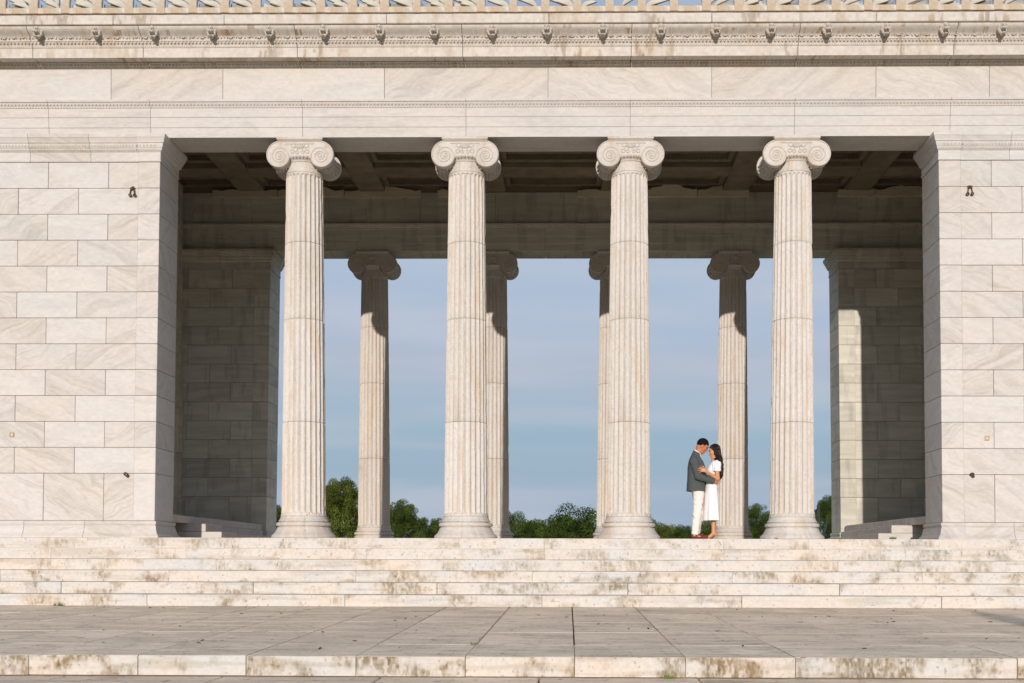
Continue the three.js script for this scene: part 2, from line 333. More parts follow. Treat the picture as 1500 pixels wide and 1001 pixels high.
function pier(side, zc, outer) {
  const mats = zc ? tanMats : wallMats, P = part('pier', temple), sh = (g) => shear(g, side), zf = PT, zw = PT - .012;
  const pilW = .385, xi = PIN, xo = outer;                                 // distances from the centre line
  const X = (a, b) => side > 0 ? [a, b] : [-b, -a];
  const blk = (a, b, y0, y1, hz, c = .006) => { const [p, q] = X(a, b); return cbox(p + .003, q - .003, y0 + .003, y1 - .003, zc - hz - (rnd() - .5) * .004, zc + hz + (rnd() - .5) * .005, c); };
  const courses = []; for (let k = 0; k < 12; k++) courses.push([6.59 - .455 * (k + 1), 6.59 - .455 * k]); courses.push([.298, 1.13]);
  courses.forEach(([y0, y1], k) => {
    const last = k === 12;
    // the end block takes in the pilaster strip; wall blocks follow at 1.063 m, alternate courses shifted by half
    let e = (k % 2 === 0) ? xi + .915 : xi + 1.44;
    const through = (k % 2 === 1 && rnd() < .45) || last;
    mesh('wall_block', sh(uvr(blk(xi, xi + pilW, y0, y1, zf))), pick(mats), P);
    let a = xi + pilW;
    if (last) e = xi + .915;
    while (a < xo - .1) {
      let b = Math.min(e, xo); if (xo - b < .4) b = xo;
      mesh('wall_block', sh(uvr(blk(a - (a === xi + pilW ? .006 : 0), b, y0, y1, zw))), pick(mats), P);
      a = b; e = b + 1.063;
    }
  });
  const [c0, c1] = X(xi + .03, xo - .03); mesh('core', sh(uvBox(plainBox(c0, c1, .05, 7.0, zc - zw + .035, zc + zw - .035))), mortar, P);
  const [b0, b1] = X(xi, xi + pilW);
  const end = (g) => { uvr(g); return sh(g); };
  const cut = [pilW, 1.23, 2.3, 3.37, xo - xi].filter((v) => v <= xo - xi + .001);
  for (const [prof, nm] of [[ftBase, 'base_moulding'], [hdCap, 'capital_moulding']]) {
    mesh(nm, end(solidRing(prof, side * xi, side * (xi + pilW - .003), zf, side, zc)), pick(mats), P);
    for (let i = 0; i < cut.length - 1; i++) {
      const [p, q] = X(xi + cut[i] + .003, xi + cut[i + 1] - .003);
      const ring = [...prof.map(([o, y]) => [zc + zw + o, y]), ...prof.slice().reverse().map(([o, y]) => [zc - zw - o, y])];
      mesh(nm, end(sweepX(ring, p, q)), pick(mats), P);
    }
  }
  // egg and bead carving on the head moulding
  const [e0, e1] = X(xi + pilW + .01, xo); const dx = side * BATTER * .3;
  stuff(mesh('carved_beads', merge([beadRow(e0 - dx * 0, e1, 6.80, zc + zw + .036, .042, .012, 1), beadRow(e0, e1, 6.865, zc + zw + .055, .055, .018), beadRow(...X(xi, xi + pilW), 6.80, zc + zf + .036, .042, .012, 1), beadRow(...X(xi, xi + pilW), 6.865, zc + zf + .055, .055, .018)]), mats[0], P));
  const sideBeads = merge([beadRow(-PT, PT, 6.80, .036, .042, .012, 1), beadRow(-PT, PT, 6.865, .055, .055, .018)]); sideBeads.rotateY(-side * Math.PI / 2); sideBeads.translate(side * xi, 0, zc);
  stuff(mesh('carved_beads', sideBeads, mats[0], P));
  return P;
}
for (const zc of [0, BZ]) { pier(-1, zc, 11.3); pier(1, zc, 11.3); }

// --- fluted Ionic columns
const YS0 = .391, YS1 = 6.47, FL = 24;
const shaftR = (y) => { const t = (y - YS0) / (YS1 - YS0); return lerp(.388, .322, Math.pow(t, 1.25)) ; };
function drum(y0, y1, first, last, seed) {
  const ys = [], add = (y) => ys.push(y);
  add(y0 + .0015); add(y0 + .009);
  if (first) for (const s of [.03, .045, .055, .062, .07, .08, .092, .105, .13]) add(y0 + s);
  const n = Math.max(3, Math.round((y1 - y0) / .12)); for (let i = 1; i < n; i++) { const y = lerp(y0, y1, i / n); if ((!first || y > y0 + .16) && (!last || y < y1 - .12)) add(y); }
  if (last) for (const s of [.10, .082, .07, .058, .05, .044, .038, .032, .022]) add(y1 - s);
  add(y1 - .009); add(y1 - .0015);
  const SEG = FL * 10, pos = [], uv = [], idx = [];
  const fe0 = YS0 + .05, fe1 = YS1 - .034;
  ys.forEach((y, j) => {
    let R = shaftR(y); if (first) R += .02 * Math.pow(1 - clamp((y - y0) / .12, 0, 1), 2);
    const edge = (j === 0 || j === ys.length - 1) ? .005 : 0;
    for (let i = 0; i <= SEG; i++) {
      const th = i / SEG * 2 * Math.PI, ph = ((i % 10) / 10) - .5, pitch = 2 * Math.PI * R / FL, hw = .41;
      let sc = 1;
      const lw = hw * pitch;
      if (y < fe0 + lw) { const s = (y - fe0) / lw; sc = s <= 0 ? 0 : Math.sqrt(1 - (1 - s) ** 2); }
      if (y > fe1 - lw) { const s = (fe1 - y) / lw; sc = Math.min(sc, s <= 0 ? 0 : Math.sqrt(1 - (1 - s) ** 2)); }
      const w = hw * sc; let dep = 0;
      if (sc > 0 && Math.abs(ph) < w) dep = .034 * sc * Math.sqrt(1 - (ph / w) ** 2);
      const cx = Math.cos(th), sx = Math.sin(th);
      const nz = IN.noise(cx * 3 + seed * 7, y * 5, sx * 3), n2 = IN.noise(cx * 12 + seed * 3, y * 18, sx * 12 + 4);
      let wear = .0016 * nz; if (dep < .006 && n2 > .30) wear -= .075 * (n2 - .30);
      if (edge && n2 > .2) wear -= .02 * (n2 - .2);
      const r = R - dep - edge + wear;
      pos.push(r * cx, y, r * sx); uv.push(th * .39 / 2, y / 4 + seed * .13);
    }
  });
  for (let j = 0; j < ys.length - 1; j++) for (let i = 0; i < SEG; i++) { const a = j * (SEG + 1) + i, b = a + 1, c = a + SEG + 1, d = c + 1; idx.push(a, c, b, b, c, d); }
  const g = new THREE.BufferGeometry(); g.setAttribute('position', new THREE.Float32BufferAttribute(pos, 3)); g.setAttribute('uv', new THREE.Float32BufferAttribute(uv, 2)); g.setIndex(idx); g.computeVertexNormals();
  return toCreasedNormals(g, .9);
}
const columnParts = (() => {
  const joints = [YS0, 2.06, 3.88, 5.235, YS1];
  const drums = []; for (let k = 0; k < 4; k++) drums.push(drum(joints[k] + .001, joints[k + 1] - .001, k === 0, k === 3, k + 1));
  const base = lathe([[0, 0], [.545, 0], [.561, .012], [.566, .035], [.555, .058], [.529, .08], [.505, .105], [.487, .135], [.473, .165], [.466, .186], [.459, .196], [.44, .201], [.44, .215], [.466, .219], [.478, .232], [.481, .247], [.478, .265], [.466, .28], [.45, .286], [.418, .288], [.418, .298], [.44, .301], [.44, .312], [.43, .325], [.415, .347], [.406, .37], [.403, .3905], [0, .3905]], 96);
  // capital
  const list = [], A = TOP - 7.054;
  list.push(lathe([[.30, YS1 - .01], [.328, YS1 + .001], [.325, YS1 + .02], [.316, YS1 + .06], [.312, 6.62], [.314, 6.635], [.326, 6.641], [.333, 6.651], [.326, 6.661], [.33, 6.666], [.362, 6.685], [.385, 6.71], [.38, 6.735], [.33, 6.745]], 64));
  const ab = uvBox(cbox(-.405, .405, 6.996, 7.05, -.405, .405, .012), 3); list.push(ab); list.push(uvBox(cbox(-.39, .39, 6.985, 6.998, -.385, .385, .004), 3));
  const vx = .36, vy = 6.728, zf = .36, VB = .0885, vrad = (t) => .256 * Math.exp(-VB * t), vr = .256;   // logarithmic scroll
  const sh = new THREE.Shape();                        // front outline: two scrolls under one band
  sh.moveTo(-vx, vy + vr); for (let i = 0; i <= 40; i++) { const t = i / 40 * 1.5 * Math.PI, r = vrad(t); sh.lineTo(vx + r * Math.sin(t), vy + r * Math.cos(t)); }
  for (let i = 40; i >= 1; i--) { const t = i / 40 * 1.5 * Math.PI, r = vrad(t); sh.lineTo(-vx - r * Math.sin(t), vy + r * Math.cos(t)); }
  for (const s of [1, -1]) {
    const ex = new THREE.ExtrudeGeometry(sh, { depth: .07, bevelEnabled: true, bevelSize: .012, bevelThickness: .014, bevelSegments: 2, curveSegments: 28 });
    ex.translate(0, 0, s > 0 ? zf - .084 : -zf + .014); list.push(toCreasedNormals(uvBox(ex, 3), .5));
    for (const e of [-1, 1]) {                          // raised spiral fillet, canal line and eye
      const pts = []; for (let i = 0; i <= 96; i++) { const t = i / 96, a = t * Math.PI * 2 * 3, r = vrad(a) - .004; pts.push(new THREE.Vector3(e * (vx + r * Math.sin(a)), vy + r * Math.cos(a), s * zf)); }
      list.push(new THREE.TubeGeometry(new THREE.CatmullRomCurve3(pts), 120, .0115, 6));
      const eye = new THREE.SphereGeometry(.033, 14, 8); eye.scale(1, 1, .5); eye.translate(e * vx, vy, s * zf); list.push(eye);
    }
    for (const yy of [vy + vr - .004, vy + vr - .045]) { const t = new THREE.CylinderGeometry(.0115, .0115, 2 * vx - (yy < vy + vr - .01 ? .2 : 0), 8); t.rotateZ(Math.PI / 2); t.translate(0, yy, s * zf); list.push(t); }
    // palmette and tendrils carved on the band, eggs below it
    for (let k = -2; k <= 2; k++) { const l = new THREE.SphereGeometry(.05, 10, 6); l.scale(.32, 1, .34); l.translate(0, .05, 0); l.rotateZ(-k * .5); l.translate(0, 6.855, s * (zf + .004)); list.push(l); }
    for (const e of [-1, 1]) for (const [cx, cy, r] of [[.075, 6.84, .032], [.115, 6.91, .036], [.05, 6.79, .024], [.13, 6.80, .03]]) { const t = new THREE.TorusGeometry(r, .009, 5, 16); t.translate(e * cx, cy, s * (zf + .002)); list.push(t); }
    for (let k = -3; k <= 3; k++) { const egg = new THREE.SphereGeometry(.021, 9, 7); egg.scale(.9, 1.25, .9); const a = k * .155; egg.translate(Math.sin(a) * .388, 6.708, s * Math.cos(a) * .388); list.push(egg); }
  }
  for (const e of [-1, 1]) {                            // bolster between the front and back scrolls
    const b = new THREE.LatheGeometry([[.205, -.30], [.20, -.27], [.195, -.2], [.178, -.12], [.172, -.05], [.186, -.045], [.19, -.03], [.178, -.02], [.178, .02], [.19, .03], [.186, .045], [.172, .05], [.178, .12], [.195, .2], [.20, .27], [.205, .30]].map(([r, y]) => new THREE.Vector2(r, y)), 36);
    b.rotateX(Math.PI / 2); b.translate(e * vx, vy, 0); list.push(b);
    for (let k = 0; k < 12; k++) for (const s of [-1, 1]) { const a = Math.PI + k / 11 * Math.PI, l = new THREE.CapsuleGeometry(.016, .15, 3, 6); l.rotateX(Math.PI / 2 - s * .22); l.translate(0, .192, s * .16); l.rotateZ(a - Math.PI / 2); l.translate(e * vx, vy, 0); list.push(l); }
  }
  list.push(uvBox(plainBox(-.3, .3, 6.745, 6.984, -.29, .29), 3));
  return { base, drums, capital: merge(list) };
})();
const columnMats = [0, 1, 2, 3].map((k) => { const m = columnMat.clone(); m.map = columnMat.map.clone(); m.map.offset.set(k * .27, k * .41); m.map.needsUpdate = true; m.color.setRGB(...[[1, 1, 1], [.97, .96, .94], [1.0, .985, .965], [.955, .945, .93]][k]); return m; });
for (const [row, z] of [[0, 0], [1, BZ]]) for (let i = 0; i < 4; i++) {
  const c = part('column', temple); c.position.set((i - 1.5) * 2.907, 0, z);
  mesh('base', columnParts.base, pick(columnMats), c).rotation.y = rnd() * 6;
  columnParts.drums.forEach((g) => { mesh('drum', g, pick(columnMats), c).rotation.y = Math.floor(rnd() * 24) * Math.PI / 12; });
  const cap = mesh('capital', columnParts.capital, pick(columnMats), c); if (rnd() < .5) cap.rotation.y = Math.PI;
}

// --- entablature
const lionGeo = (() => {
  const L = [], sp = (r, x, y, z, sx = 1, sy = 1, sz = 1) => { const g = new THREE.SphereGeometry(r, 12, 9); g.scale(sx, sy, sz); g.translate(x, y, z); L.push(g); };
  for (let k = 0; k < 11; k++) { const a = k / 11 * 2 * Math.PI; sp(.034, .066 * Math.cos(a), .012 + .078 * Math.sin(a), .015 + .01 * (k % 2), 1, 1, .9); }   // mane
  sp(.068, 0, .018, .03, 1, 1.1, .95);
  sp(.034, 0, .040, .095, 1.35, .65, .7);                                    // brow
  for (const e of [-1, 1]) { sp(.028, e * .022, -.016, .112, 1, .8, 1.05); sp(.016, e * .058, .072, .03); sp(.012, e * .03, .02, .088); }
  sp(.02, 0, .008, .118, .8, 1.2, 1); sp(.03, 0, -.088, .075, 1.1, .45, 1.4); sp(.03, 0, -.09, .02, 1.3, .9, 1);
  return merge(L);
})();
const cyma = (z, y, n = 10) => Array.from({ length: n + 1 }, (_, i) => { const t = i / n; return [z[0] + (z[1] - z[0]) * (t - Math.sin(2 * Math.PI * t) / (2 * Math.PI) * .75), lerp(y[0], y[1], t)]; });
function entablature(zc, dir) {            // dir 1: fully carved face towards +z
  const E = part('entablature', temple), d = DIST - zc - .35;
  const S = (g) => { g.translate(0, 0, zc); return g; };
  const clip = (arr, dd) => [XL + .6, ...arr.map((p) => PX(p, dd)), XR - 1.1];
  const front = zc === 0, am = front ? archMat : tanMats[0], fm = front ? friezeMats : tanMats;
  const aj = [70, 219, 441.5, 681, 921.5, 1162, 1390];
  const ax = front ? clip(aj, d) : [-11.4, -8.72, -5.81, -4.36 + 1.2, -.2, 2.9, 5.81, 8.72, 11.4];
  // one half of the beam profile, mirrored to the other face
  const halfArch = [[.35, TOP], [.35, 7.226], [.362, 7.229], [.362, 7.402], [.374, 7.405], [.374, 7.562], [.386, 7.566], [.386, 7.582], [.38, 7.586], [.39, 7.60], [.41, 7.635], [.415, 7.65], [.435, 7.655], [.435, 7.695]];
  const arch = [...halfArch, ...halfArch.slice().reverse().map(([z, y]) => [-z, y])];
  for (let i = 0; i < ax.length - 1; i++) mesh('architrave_block', S(uvr(sweepX(arch, ax[i] + .003, ax[i + 1] - .003, .3))), am, E);
  stuff(mesh('carved_beads', S(merge([beadRow(ax[0], ax[ax.length - 1], 7.574, .388, .05, .011, 1), beadRow(ax[0], ax[ax.length - 1], 7.622, .402, .062, .017, 1.2)])), am, E));
  const fx = front ? clip([160, 324, 561, 801, 1041, 1282, 1448.5], d) : [-11.4, -8.7, -7.28, -4.5, -1.4, 1.7, 4.6, 7.28, 11.4];
  for (let i = 0; i < fx.length - 1; i++) mesh('frieze_block', S(uvr(cbox(fx[i] + .003, fx[i + 1] - .003, 7.698, front ? 8.272 : 8.46, -.335, .335 + (rnd() - .5) * .005, .004))), pick(fm), E);
  mesh('core', S(uvBox(plainBox(-11.2, 11.2, 7.1, 8.95, -.31, .31))), mortar, E);
  if (!front) return E;
  const dc = DIST - .65, cx = clip([45, 207, 433, 675.7, 922.8, 1167.5, 1396], dc);
  const bed = [[-.33, 8.275], [.335, 8.275], [.35, 8.278], [.352, 8.288], [.372, 8.30], [.40, 8.322], [.418, 8.335], [.43, 8.338], [.43, 8.348], [-.33, 8.348]];
  const prof = [[-.33, 8.351], [.60, 8.352], [.604, 8.336], [.632, 8.336], [.632, 8.500], [.642, 8.504], [.648, 8.512], [.648, 8.535], [.654, 8.548], [.668, 8.565], [.684, 8.588], [.70, 8.594], [.70, 8.612], ...cyma([.705, .86], [8.616, 8.772]).slice(1), [.86, 8.782], [-.33, 8.782]];
  for (let i = 0; i < cx.length - 1; i++) mesh('cornice_block', uvr(sweepX(prof, cx[i] + .005, cx[i + 1] - .005, .5), 4), corniceMat, E), mesh('bed_moulding', uvr(sweepX(bed, cx[i] + .004, cx[i + 1] - .004, .5), 4), corniceMat, E);
  const c0 = cx[0], c1 = cx[cx.length - 1];
  stuff(mesh('carved_beads', beadRow(c0, c1, 8.312, .392, .062, .018, 1.2), corniceMat, E)); stuff(mesh('carved_beads', merge([beadRow(c0, c1, 8.524, .652, .036, .009, 1), beadRow(c0, c1, 8.575, .682, .062, .018, 1.2)]), corniceMat, E));
  // scrolling tendril along the foot of the gutter moulding: rings and leaves
  const ten = []; for (let x = c0 + .1, k = 0; x < c1; x += .082, k++) {
    if (k % 5 === 4) { const l = new THREE.SphereGeometry(.04, 7, 5); l.scale(.5, 1.2, .35); l.translate(x, 8.668, .722); ten.push(l); continue; }
    const t = new THREE.TorusGeometry(.027 + .006 * (k % 3), .0075, 4, 12, 4.9); t.rotateZ(k % 2 ? 2.4 : -1); t.rotateX(-.32); t.translate(x, 8.655 + .008 * (k % 2), .724); ten.push(t);
    if (k % 2) { const l = new THREE.SphereGeometry(.022, 6, 5); l.scale(.5, 1.5, .4); l.rotateZ(.5 - (k % 4) * .3); l.translate(x + .01, 8.712, .765); ten.push(l); }
  }
  stuff(mesh('carved_tendrils', merge(ten), corniceMat, E));
  for (const px of [-34, 51, 136, 220, 306, 391, 471, 553, 633, 718, 799, 881, 966, 1047, 1128, 1211, 1297, 1383, 1468, 1553]) {
    const l = mesh('lion_head', lionGeo, corniceMat, E); l.position.set(PX(px, DIST - .86), 8.70, .80); l.rotation.x = .12 + (rnd() - .5) * .1; l.rotation.y = (rnd() - .5) * .1; l.scale.set(.9 + rnd() * .08, 1.02 + rnd() * .1, .95 + rnd() * .15);
  }
  const bx = clip([163, 326, 564, 802, 1041, 1282, 1447], DIST - .9);
  for (let i = 0; i < bx.length - 1; i++) mesh('parapet_block', uvr(cbox(bx[i] + .003, bx[i + 1] - .003, 8.785, 8.945, -.33, .905, .008), 4), corniceMat, E);
  mesh('parapet_block', uvBox(plainBox(bx[0], bx[bx.length - 1], 8.945, 8.968, -.3, .872), 4), corniceMat, E);
  // eaves: upright antefixes with tile lips between and tile ridges running back up the roof
  const p0 = PX(-46, 18.6), pitch = (PX(1500, 18.6) - PX(0, 18.6)) / 1500 * 47.1;
  const post = new THREE.Shape(); post.moveTo(-.075, 0); post.lineTo(.075, 0); post.lineTo(.07, .16); post.quadraticCurveTo(.085, .26, .05, .32); post.quadraticCurveTo(0, .40, -.05, .32); post.quadraticCurveTo(-.085, .26, -.07, .16); post.closePath();
  const postG = uvBox(new THREE.ExtrudeGeometry(post, { depth: .05, bevelEnabled: true, bevelSize: .006, bevelThickness: .01, bevelSegments: 1, curveSegments: 5 }), 3);
  const lip = uvBox(sweepX([[-.1, 0], [.055, 0], [.06, .03], [.052, .09], [.02, .112], [-.1, .10]], -pitch / 2 + .07, pitch / 2 - .07, .6), 3);
  const leafS = new THREE.Shape(); leafS.moveTo(0, 0); leafS.quadraticCurveTo(.16, .045, .36, .06); leafS.quadraticCurveTo(.30, .13, .16, .12); leafS.quadraticCurveTo(.05, .10, 0, 0);
  const leafG = uvBox(new THREE.ExtrudeGeometry(leafS, { depth: .035, bevelEnabled: true, bevelSize: .005, bevelThickness: .008, bevelSegments: 1, curveSegments: 6 }), 3);
  const lichenMat = stone(texture(256, (u, v) => { const t = .60 + (fb(u, v, 10, 10, 4, 1601) - .5) * .7; return [t, t * .97, t * .9]; }));
  const crestG = [0, 1, 2].map((v) => { const r = rngOf(700 + v), c = new THREE.Shape(), w = pitch - .15; c.moveTo(-w / 2, 0); c.lineTo(w / 2, 0); for (let i = 10; i >= 0; i--) c.lineTo(-w / 2 + w * i / 10, .15 + .035 * Math.sin(i * 1.9 + v) + .03 * (r() - .5) - .06 * Math.abs(i / 10 - .55)); return uvBox(new THREE.ExtrudeGeometry(c, { depth: .05, bevelEnabled: true, bevelSize: .006, bevelThickness: .008, bevelSegments: 1 }), 3, v * .3, v * .2); });
  for (let k = 0; k < 36; k++) {
    const x = p0 + k * pitch; if (x > bx[bx.length - 1]) break;
    const a = mesh('antefix', postG, corniceMat, E); a.position.set(x, 8.972 + (rnd() - .5) * .014, .86); a.rotation.y = (rnd() - .5) * .1; a.rotation.z = (rnd() - .5) * .02; a.scale.x = .88 + rnd() * .16;
    const l = mesh('eaves_tile', lip, corniceMat, E); l.position.set(x + pitch / 2, 8.969, .86); l.rotation.z = (rnd() - .5) * .012;
    const away = Math.abs(x - .4) / 8;                      // most of the carving is lost towards the middle
    if (away > .25) mesh('crest_panel', crestG[k % 3], lichenMat, E).position.set(x + pitch / 2, 9.04, .74);
    for (let q = 0; q < 8; q++) {
      if (rnd() < .15 || (away < .25 && (q > 2 || rnd() < .6))) continue;
      const s = x < .4 ? -1 : 1, f = mesh('palmette_leaf', leafG, lichenMat, E);
      f.scale.set(s * (.75 + .3 * rnd()), .7 + .5 * rnd(), 1); f.position.set(x + pitch / 2 - s * (.22 - (q % 3) * .08), 9.05 + q * .03, .82 - q * .03); f.rotation.z = s * (.12 + q * .1 + rnd() * .12);
    }
  }
  return E;
}
entablature(0, 1); entablature(BZ, 1);

// --- ceiling, unseen side walls, roof
{
  const C = part('ceiling', temple), zA = -.31, zB = BZ + .31, y0 = 8.47;
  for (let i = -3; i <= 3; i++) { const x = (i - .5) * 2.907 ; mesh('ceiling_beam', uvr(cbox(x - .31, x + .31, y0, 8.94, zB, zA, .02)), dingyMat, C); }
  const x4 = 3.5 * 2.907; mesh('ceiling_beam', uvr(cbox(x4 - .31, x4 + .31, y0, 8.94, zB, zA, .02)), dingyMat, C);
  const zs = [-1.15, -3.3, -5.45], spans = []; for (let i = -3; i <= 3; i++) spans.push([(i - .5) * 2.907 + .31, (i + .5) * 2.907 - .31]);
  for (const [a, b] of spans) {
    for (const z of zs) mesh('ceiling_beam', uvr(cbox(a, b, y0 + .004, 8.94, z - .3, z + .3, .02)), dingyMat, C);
    const cells = [[zA, zs[0] + .3], [zs[0] - .3, zs[1] + .3], [zs[1] - .3, zs[2] + .3], [zs[2] - .3, zB]];
    for (const [z1, z0] of cells) for (const [w, yy] of [[.12, 8.60], [.24, 8.74]]) {
      // stepped coffer frame
      const fr = [cbox(a, b, yy, yy + .14, z0, z0 + w, .01), cbox(a, b, yy, yy + .14, z1 - w, z1, .01), cbox(a, a + w, yy, yy + .14, z0 + w, z1 - w, .01), cbox(b - w, b, yy, yy + .14, z0 + w, z1 - w, .01)];
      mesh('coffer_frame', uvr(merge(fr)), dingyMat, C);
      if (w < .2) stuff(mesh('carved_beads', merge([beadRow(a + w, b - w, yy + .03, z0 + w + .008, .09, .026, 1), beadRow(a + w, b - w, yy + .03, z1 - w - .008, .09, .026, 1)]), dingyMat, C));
    }
  }
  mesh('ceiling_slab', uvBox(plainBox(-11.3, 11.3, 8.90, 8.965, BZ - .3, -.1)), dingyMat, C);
  // torn remains of the plaster cornice on the far inner wall
  const r = rngOf(91), zP = BZ + .335;
  let x = -8.2;
  while (x < 8.2) {
    const w = .5 + r() * 1.6, shp = new THREE.Shape(), h = .06 + r() * .05, crest = r() < .5;
    shp.moveTo(0, -.13 + r() * .03);
    const n = 14; for (let i = 1; i <= n; i++) shp.lineTo(w * i / n, -.13 + (r() - .5) * .03);
    for (let i = n; i >= 0; i--) shp.lineTo(w * i / n, h * .3 + (r() - .3) * .04 + (crest ? .12 * Math.sin(Math.PI * clamp(i / n * 1.4 - .2, 0, 1)) * (.6 + r() * .5) : 0));
    const g = new THREE.ExtrudeGeometry(shp, { depth: .05 + r() * .05, bevelEnabled: false }); uvr(g); g.translate(x, y0 - .005, zP);
    if (r() < .86) mesh('plaster_remnant', g, plasterMat, C);
    x += w + (r() < .3 ? r() * .5 : .02);
  }
  const Sd = part('unseen_side_wall', temple), Sd2 = part('unseen_side_wall', temple);  // walls out of view, added closed so the hall stays dark
  for (const [s, g] of [[-1, Sd], [1, Sd2]]) for (let k = 0; k < 8; k++) for (let c = 0; c < 3; c++) {
    const z0 = lerp(-PT - .01, BZ + PT + .01, (c + 1) / 3), z1 = lerp(-PT - .01, BZ + PT + .01, c / 3), a = s * 8.9, b = s * 9.5;
    mesh('wall_block', uvr(cbox(Math.min(a, b), Math.max(a, b), k * 1.075 + .003, (k + 1) * 1.075 - .003, z0 + .003, z1 - .003)), pick(tanMats), g);
  }
  mesh('roof', uvBox(plainBox(-11.4, 11.4, 8.97, 9.05, BZ - .9, .70)), corniceMat, temple);
}
// --- steps rising to the sides inside the hall
function sideSteps(side, label) {
  const g = thing('side_steps', label, 'steps', undefined);
  const S = (a, b) => side > 0 ? [a, b] : [-b, -a];
  const zF = -1.5, zE = BZ + PT + .12;
  [[6.32, .005, .155], [side < 0 ? 6.63 : 6.57, .157, .31], [6.95, .312, .455]].forEach(([xi, y0, y1], k) => {
    const zf = k === 2 ? -.62 : zF - .0, n = 5;
    for (let i = 0; i < n; i++) { const [p, q] = S(xi + (i > 0 ? .22 + .07 * k : 0) * (k < 2 ? 1 : 0) * (i > 0 ? 1 : 0), 8.88); const a = lerp(zf, zE, i / n), b = lerp(zf, zE, (i + 1) / n); mesh('step_block', uvr(cbox(p, q, y0, y1, b + .003, a - .003, .01)), pick(wallMats), g); }
  });
  return g;
}
sideSteps(-1, 'low marble steps in shadow behind the pier, beside the leafy tall tree');
sideSteps(1, 'low marble steps with sunlit end blocks, behind the pier next to the couple\'s column');

// --- metal fixings on the piers
const rust = new THREE.MeshStandardMaterial({ color: 0x5a4230, roughness: .85, metalness: .4 });
const paleStone = new THREE.MeshStandardMaterial({ color: 0xcabfae, roughness: .9 });
const zFace = PT - .012;
function bracket(px, py, label, tilt) {
  const d = DIST - PT, g = thing('wall_bracket', label, 'bracket', undefined); g.position.set(PX(px, d), (CY + ROLL * (px - CX) - py) / F * (d - YAW * (PX(px, d) - XC)) + EYE, zFace + .003);
  const bar = new THREE.BoxGeometry(.085, .05, .06); bar.rotateZ(tilt); bar.translate(0, .07, .03); mesh('bar', uvBox(bar), rust, g);
  for (const s of [-1, 1]) {
    const arm = new THREE.TubeGeometry(new THREE.CatmullRomCurve3([new THREE.Vector3(s * .03, .06, .04), new THREE.Vector3(s * .038, 0, .055), new THREE.Vector3(s * .045, -.045, .05)]), 10, .011, 7); mesh('arm', arm, rust, g);
    const cup = new THREE.TorusGeometry(.024, .012, 7, 14); cup.rotateX(.5); cup.translate(s * .045, -.065, .045); mesh('socket', cup, rust, g);
  }
  const pad = uvBox(cbox(-.05, .05, -.075, .075, 0, .02, .008)); mesh('pad', pad, paleStone, g); g.scale.set(.88, .88, .8);
}
bracket(193, 282, 'rusty twin-armed iron bracket with a tilted bar, high on the pier', .55);
bracket(1419, 280, 'rusty twin-armed iron bracket with a level bar, high on the pier', 0);
function anchor(px, py, label, group) {
  const d = DIST - PT, g = thing('iron_anchor', label, 'anchor', group); g.position.set(PX(px, d), (CY + ROLL * (px - CX) - py) / F * (d - YAW * (PX(px, d) - XC)) + EYE, zFace + .004);
  const ring = new THREE.TorusGeometry(.03, .011, 7, 14, 5); ring.rotateX(.7); ring.translate(-.01, .012, .03); mesh('ring', ring, rust, g);
  const plate = new THREE.CylinderGeometry(.028, .032, .02, 10); plate.rotateX(Math.PI / 2); plate.translate(.015, -.02, .01); mesh('plate', plate, rust, g);
}
anchor(185, 696, 'small rusty iron ring in a low joint below the tilted-bar bracket', 'rusty rings low on the piers');
anchor(1424, 696.5, 'small rusty iron ring in a low joint below the level-bar bracket', 'rusty rings low on the piers');
const tanMat = new THREE.MeshStandardMaterial({ color: 0xc0a37c, roughness: .9 });
for (const [px, py, br] of [[16, 637, 'tilted-bar'], [1446, 642, 'level-bar']]) {
  const d = DIST - PT, g = thing('wall_plug', `small square tan repair plug in the pier with the ${br} bracket`, 'repair plug', 'tan square plugs in the piers'); g.position.set(PX(px, d), (CY + ROLL * (px - CX) - py) / F * (d - YAW * (PX(px, d) - XC)) + EYE, zFace + .003);
  mesh('frame', uvBox(merge([cbox(-.04, .04, .022, .04, 0, .016, .003), cbox(-.04, .04, -.04, -.022, 0, .016, .003), cbox(-.04, -.022, -.022, .022, 0, .016, .003), cbox(.022, .04, -.022, .022, 0, .016, .003)])), tanMat, g);
  mesh('core', uvBox(cbox(-.022, .022, -.022, .022, 0, .008, .003)), paleStone, g);
}
// ---------------------------------------------------------------- the couple
const V3 = (x, y, z) => [x, y, z];
const smin = (a, b, k) => { const h = Math.max(k - Math.abs(a - b), 0) / k; return Math.min(a, b) - h * h * k * .25; };
function cone(p, a, b, ra, rb) { const bx = b[0] - a[0], by = b[1] - a[1], bz = b[2] - a[2], px = p[0] - a[0], py = p[1] - a[1], pz = p[2] - a[2]; const t = clamp((px * bx + py * by + pz * bz) / (bx * bx + by * by + bz * bz + 1e-9), 0, 1); return Math.hypot(px - t * bx, py - t * by, pz - t * bz) - (ra + (rb - ra) * t); }
function ell(p, c, r, rot = 0) { let x = p[0] - c[0], y = p[1] - c[1], z = p[2] - c[2]; if (rot) { const cs = Math.cos(rot), sn = Math.sin(rot), x2 = x * cs + y * sn; y = -x * sn + y * cs; x = x2; } const k0 = Math.hypot(x / r[0], y / r[1], z / r[2]), k1 = Math.hypot(x / r[0] ** 2, y / r[1] ** 2, z / r[2] ** 2); return k1 < 1e-9 ? -Math.min(...r) : k0 * (k0 - 1) / k1; }
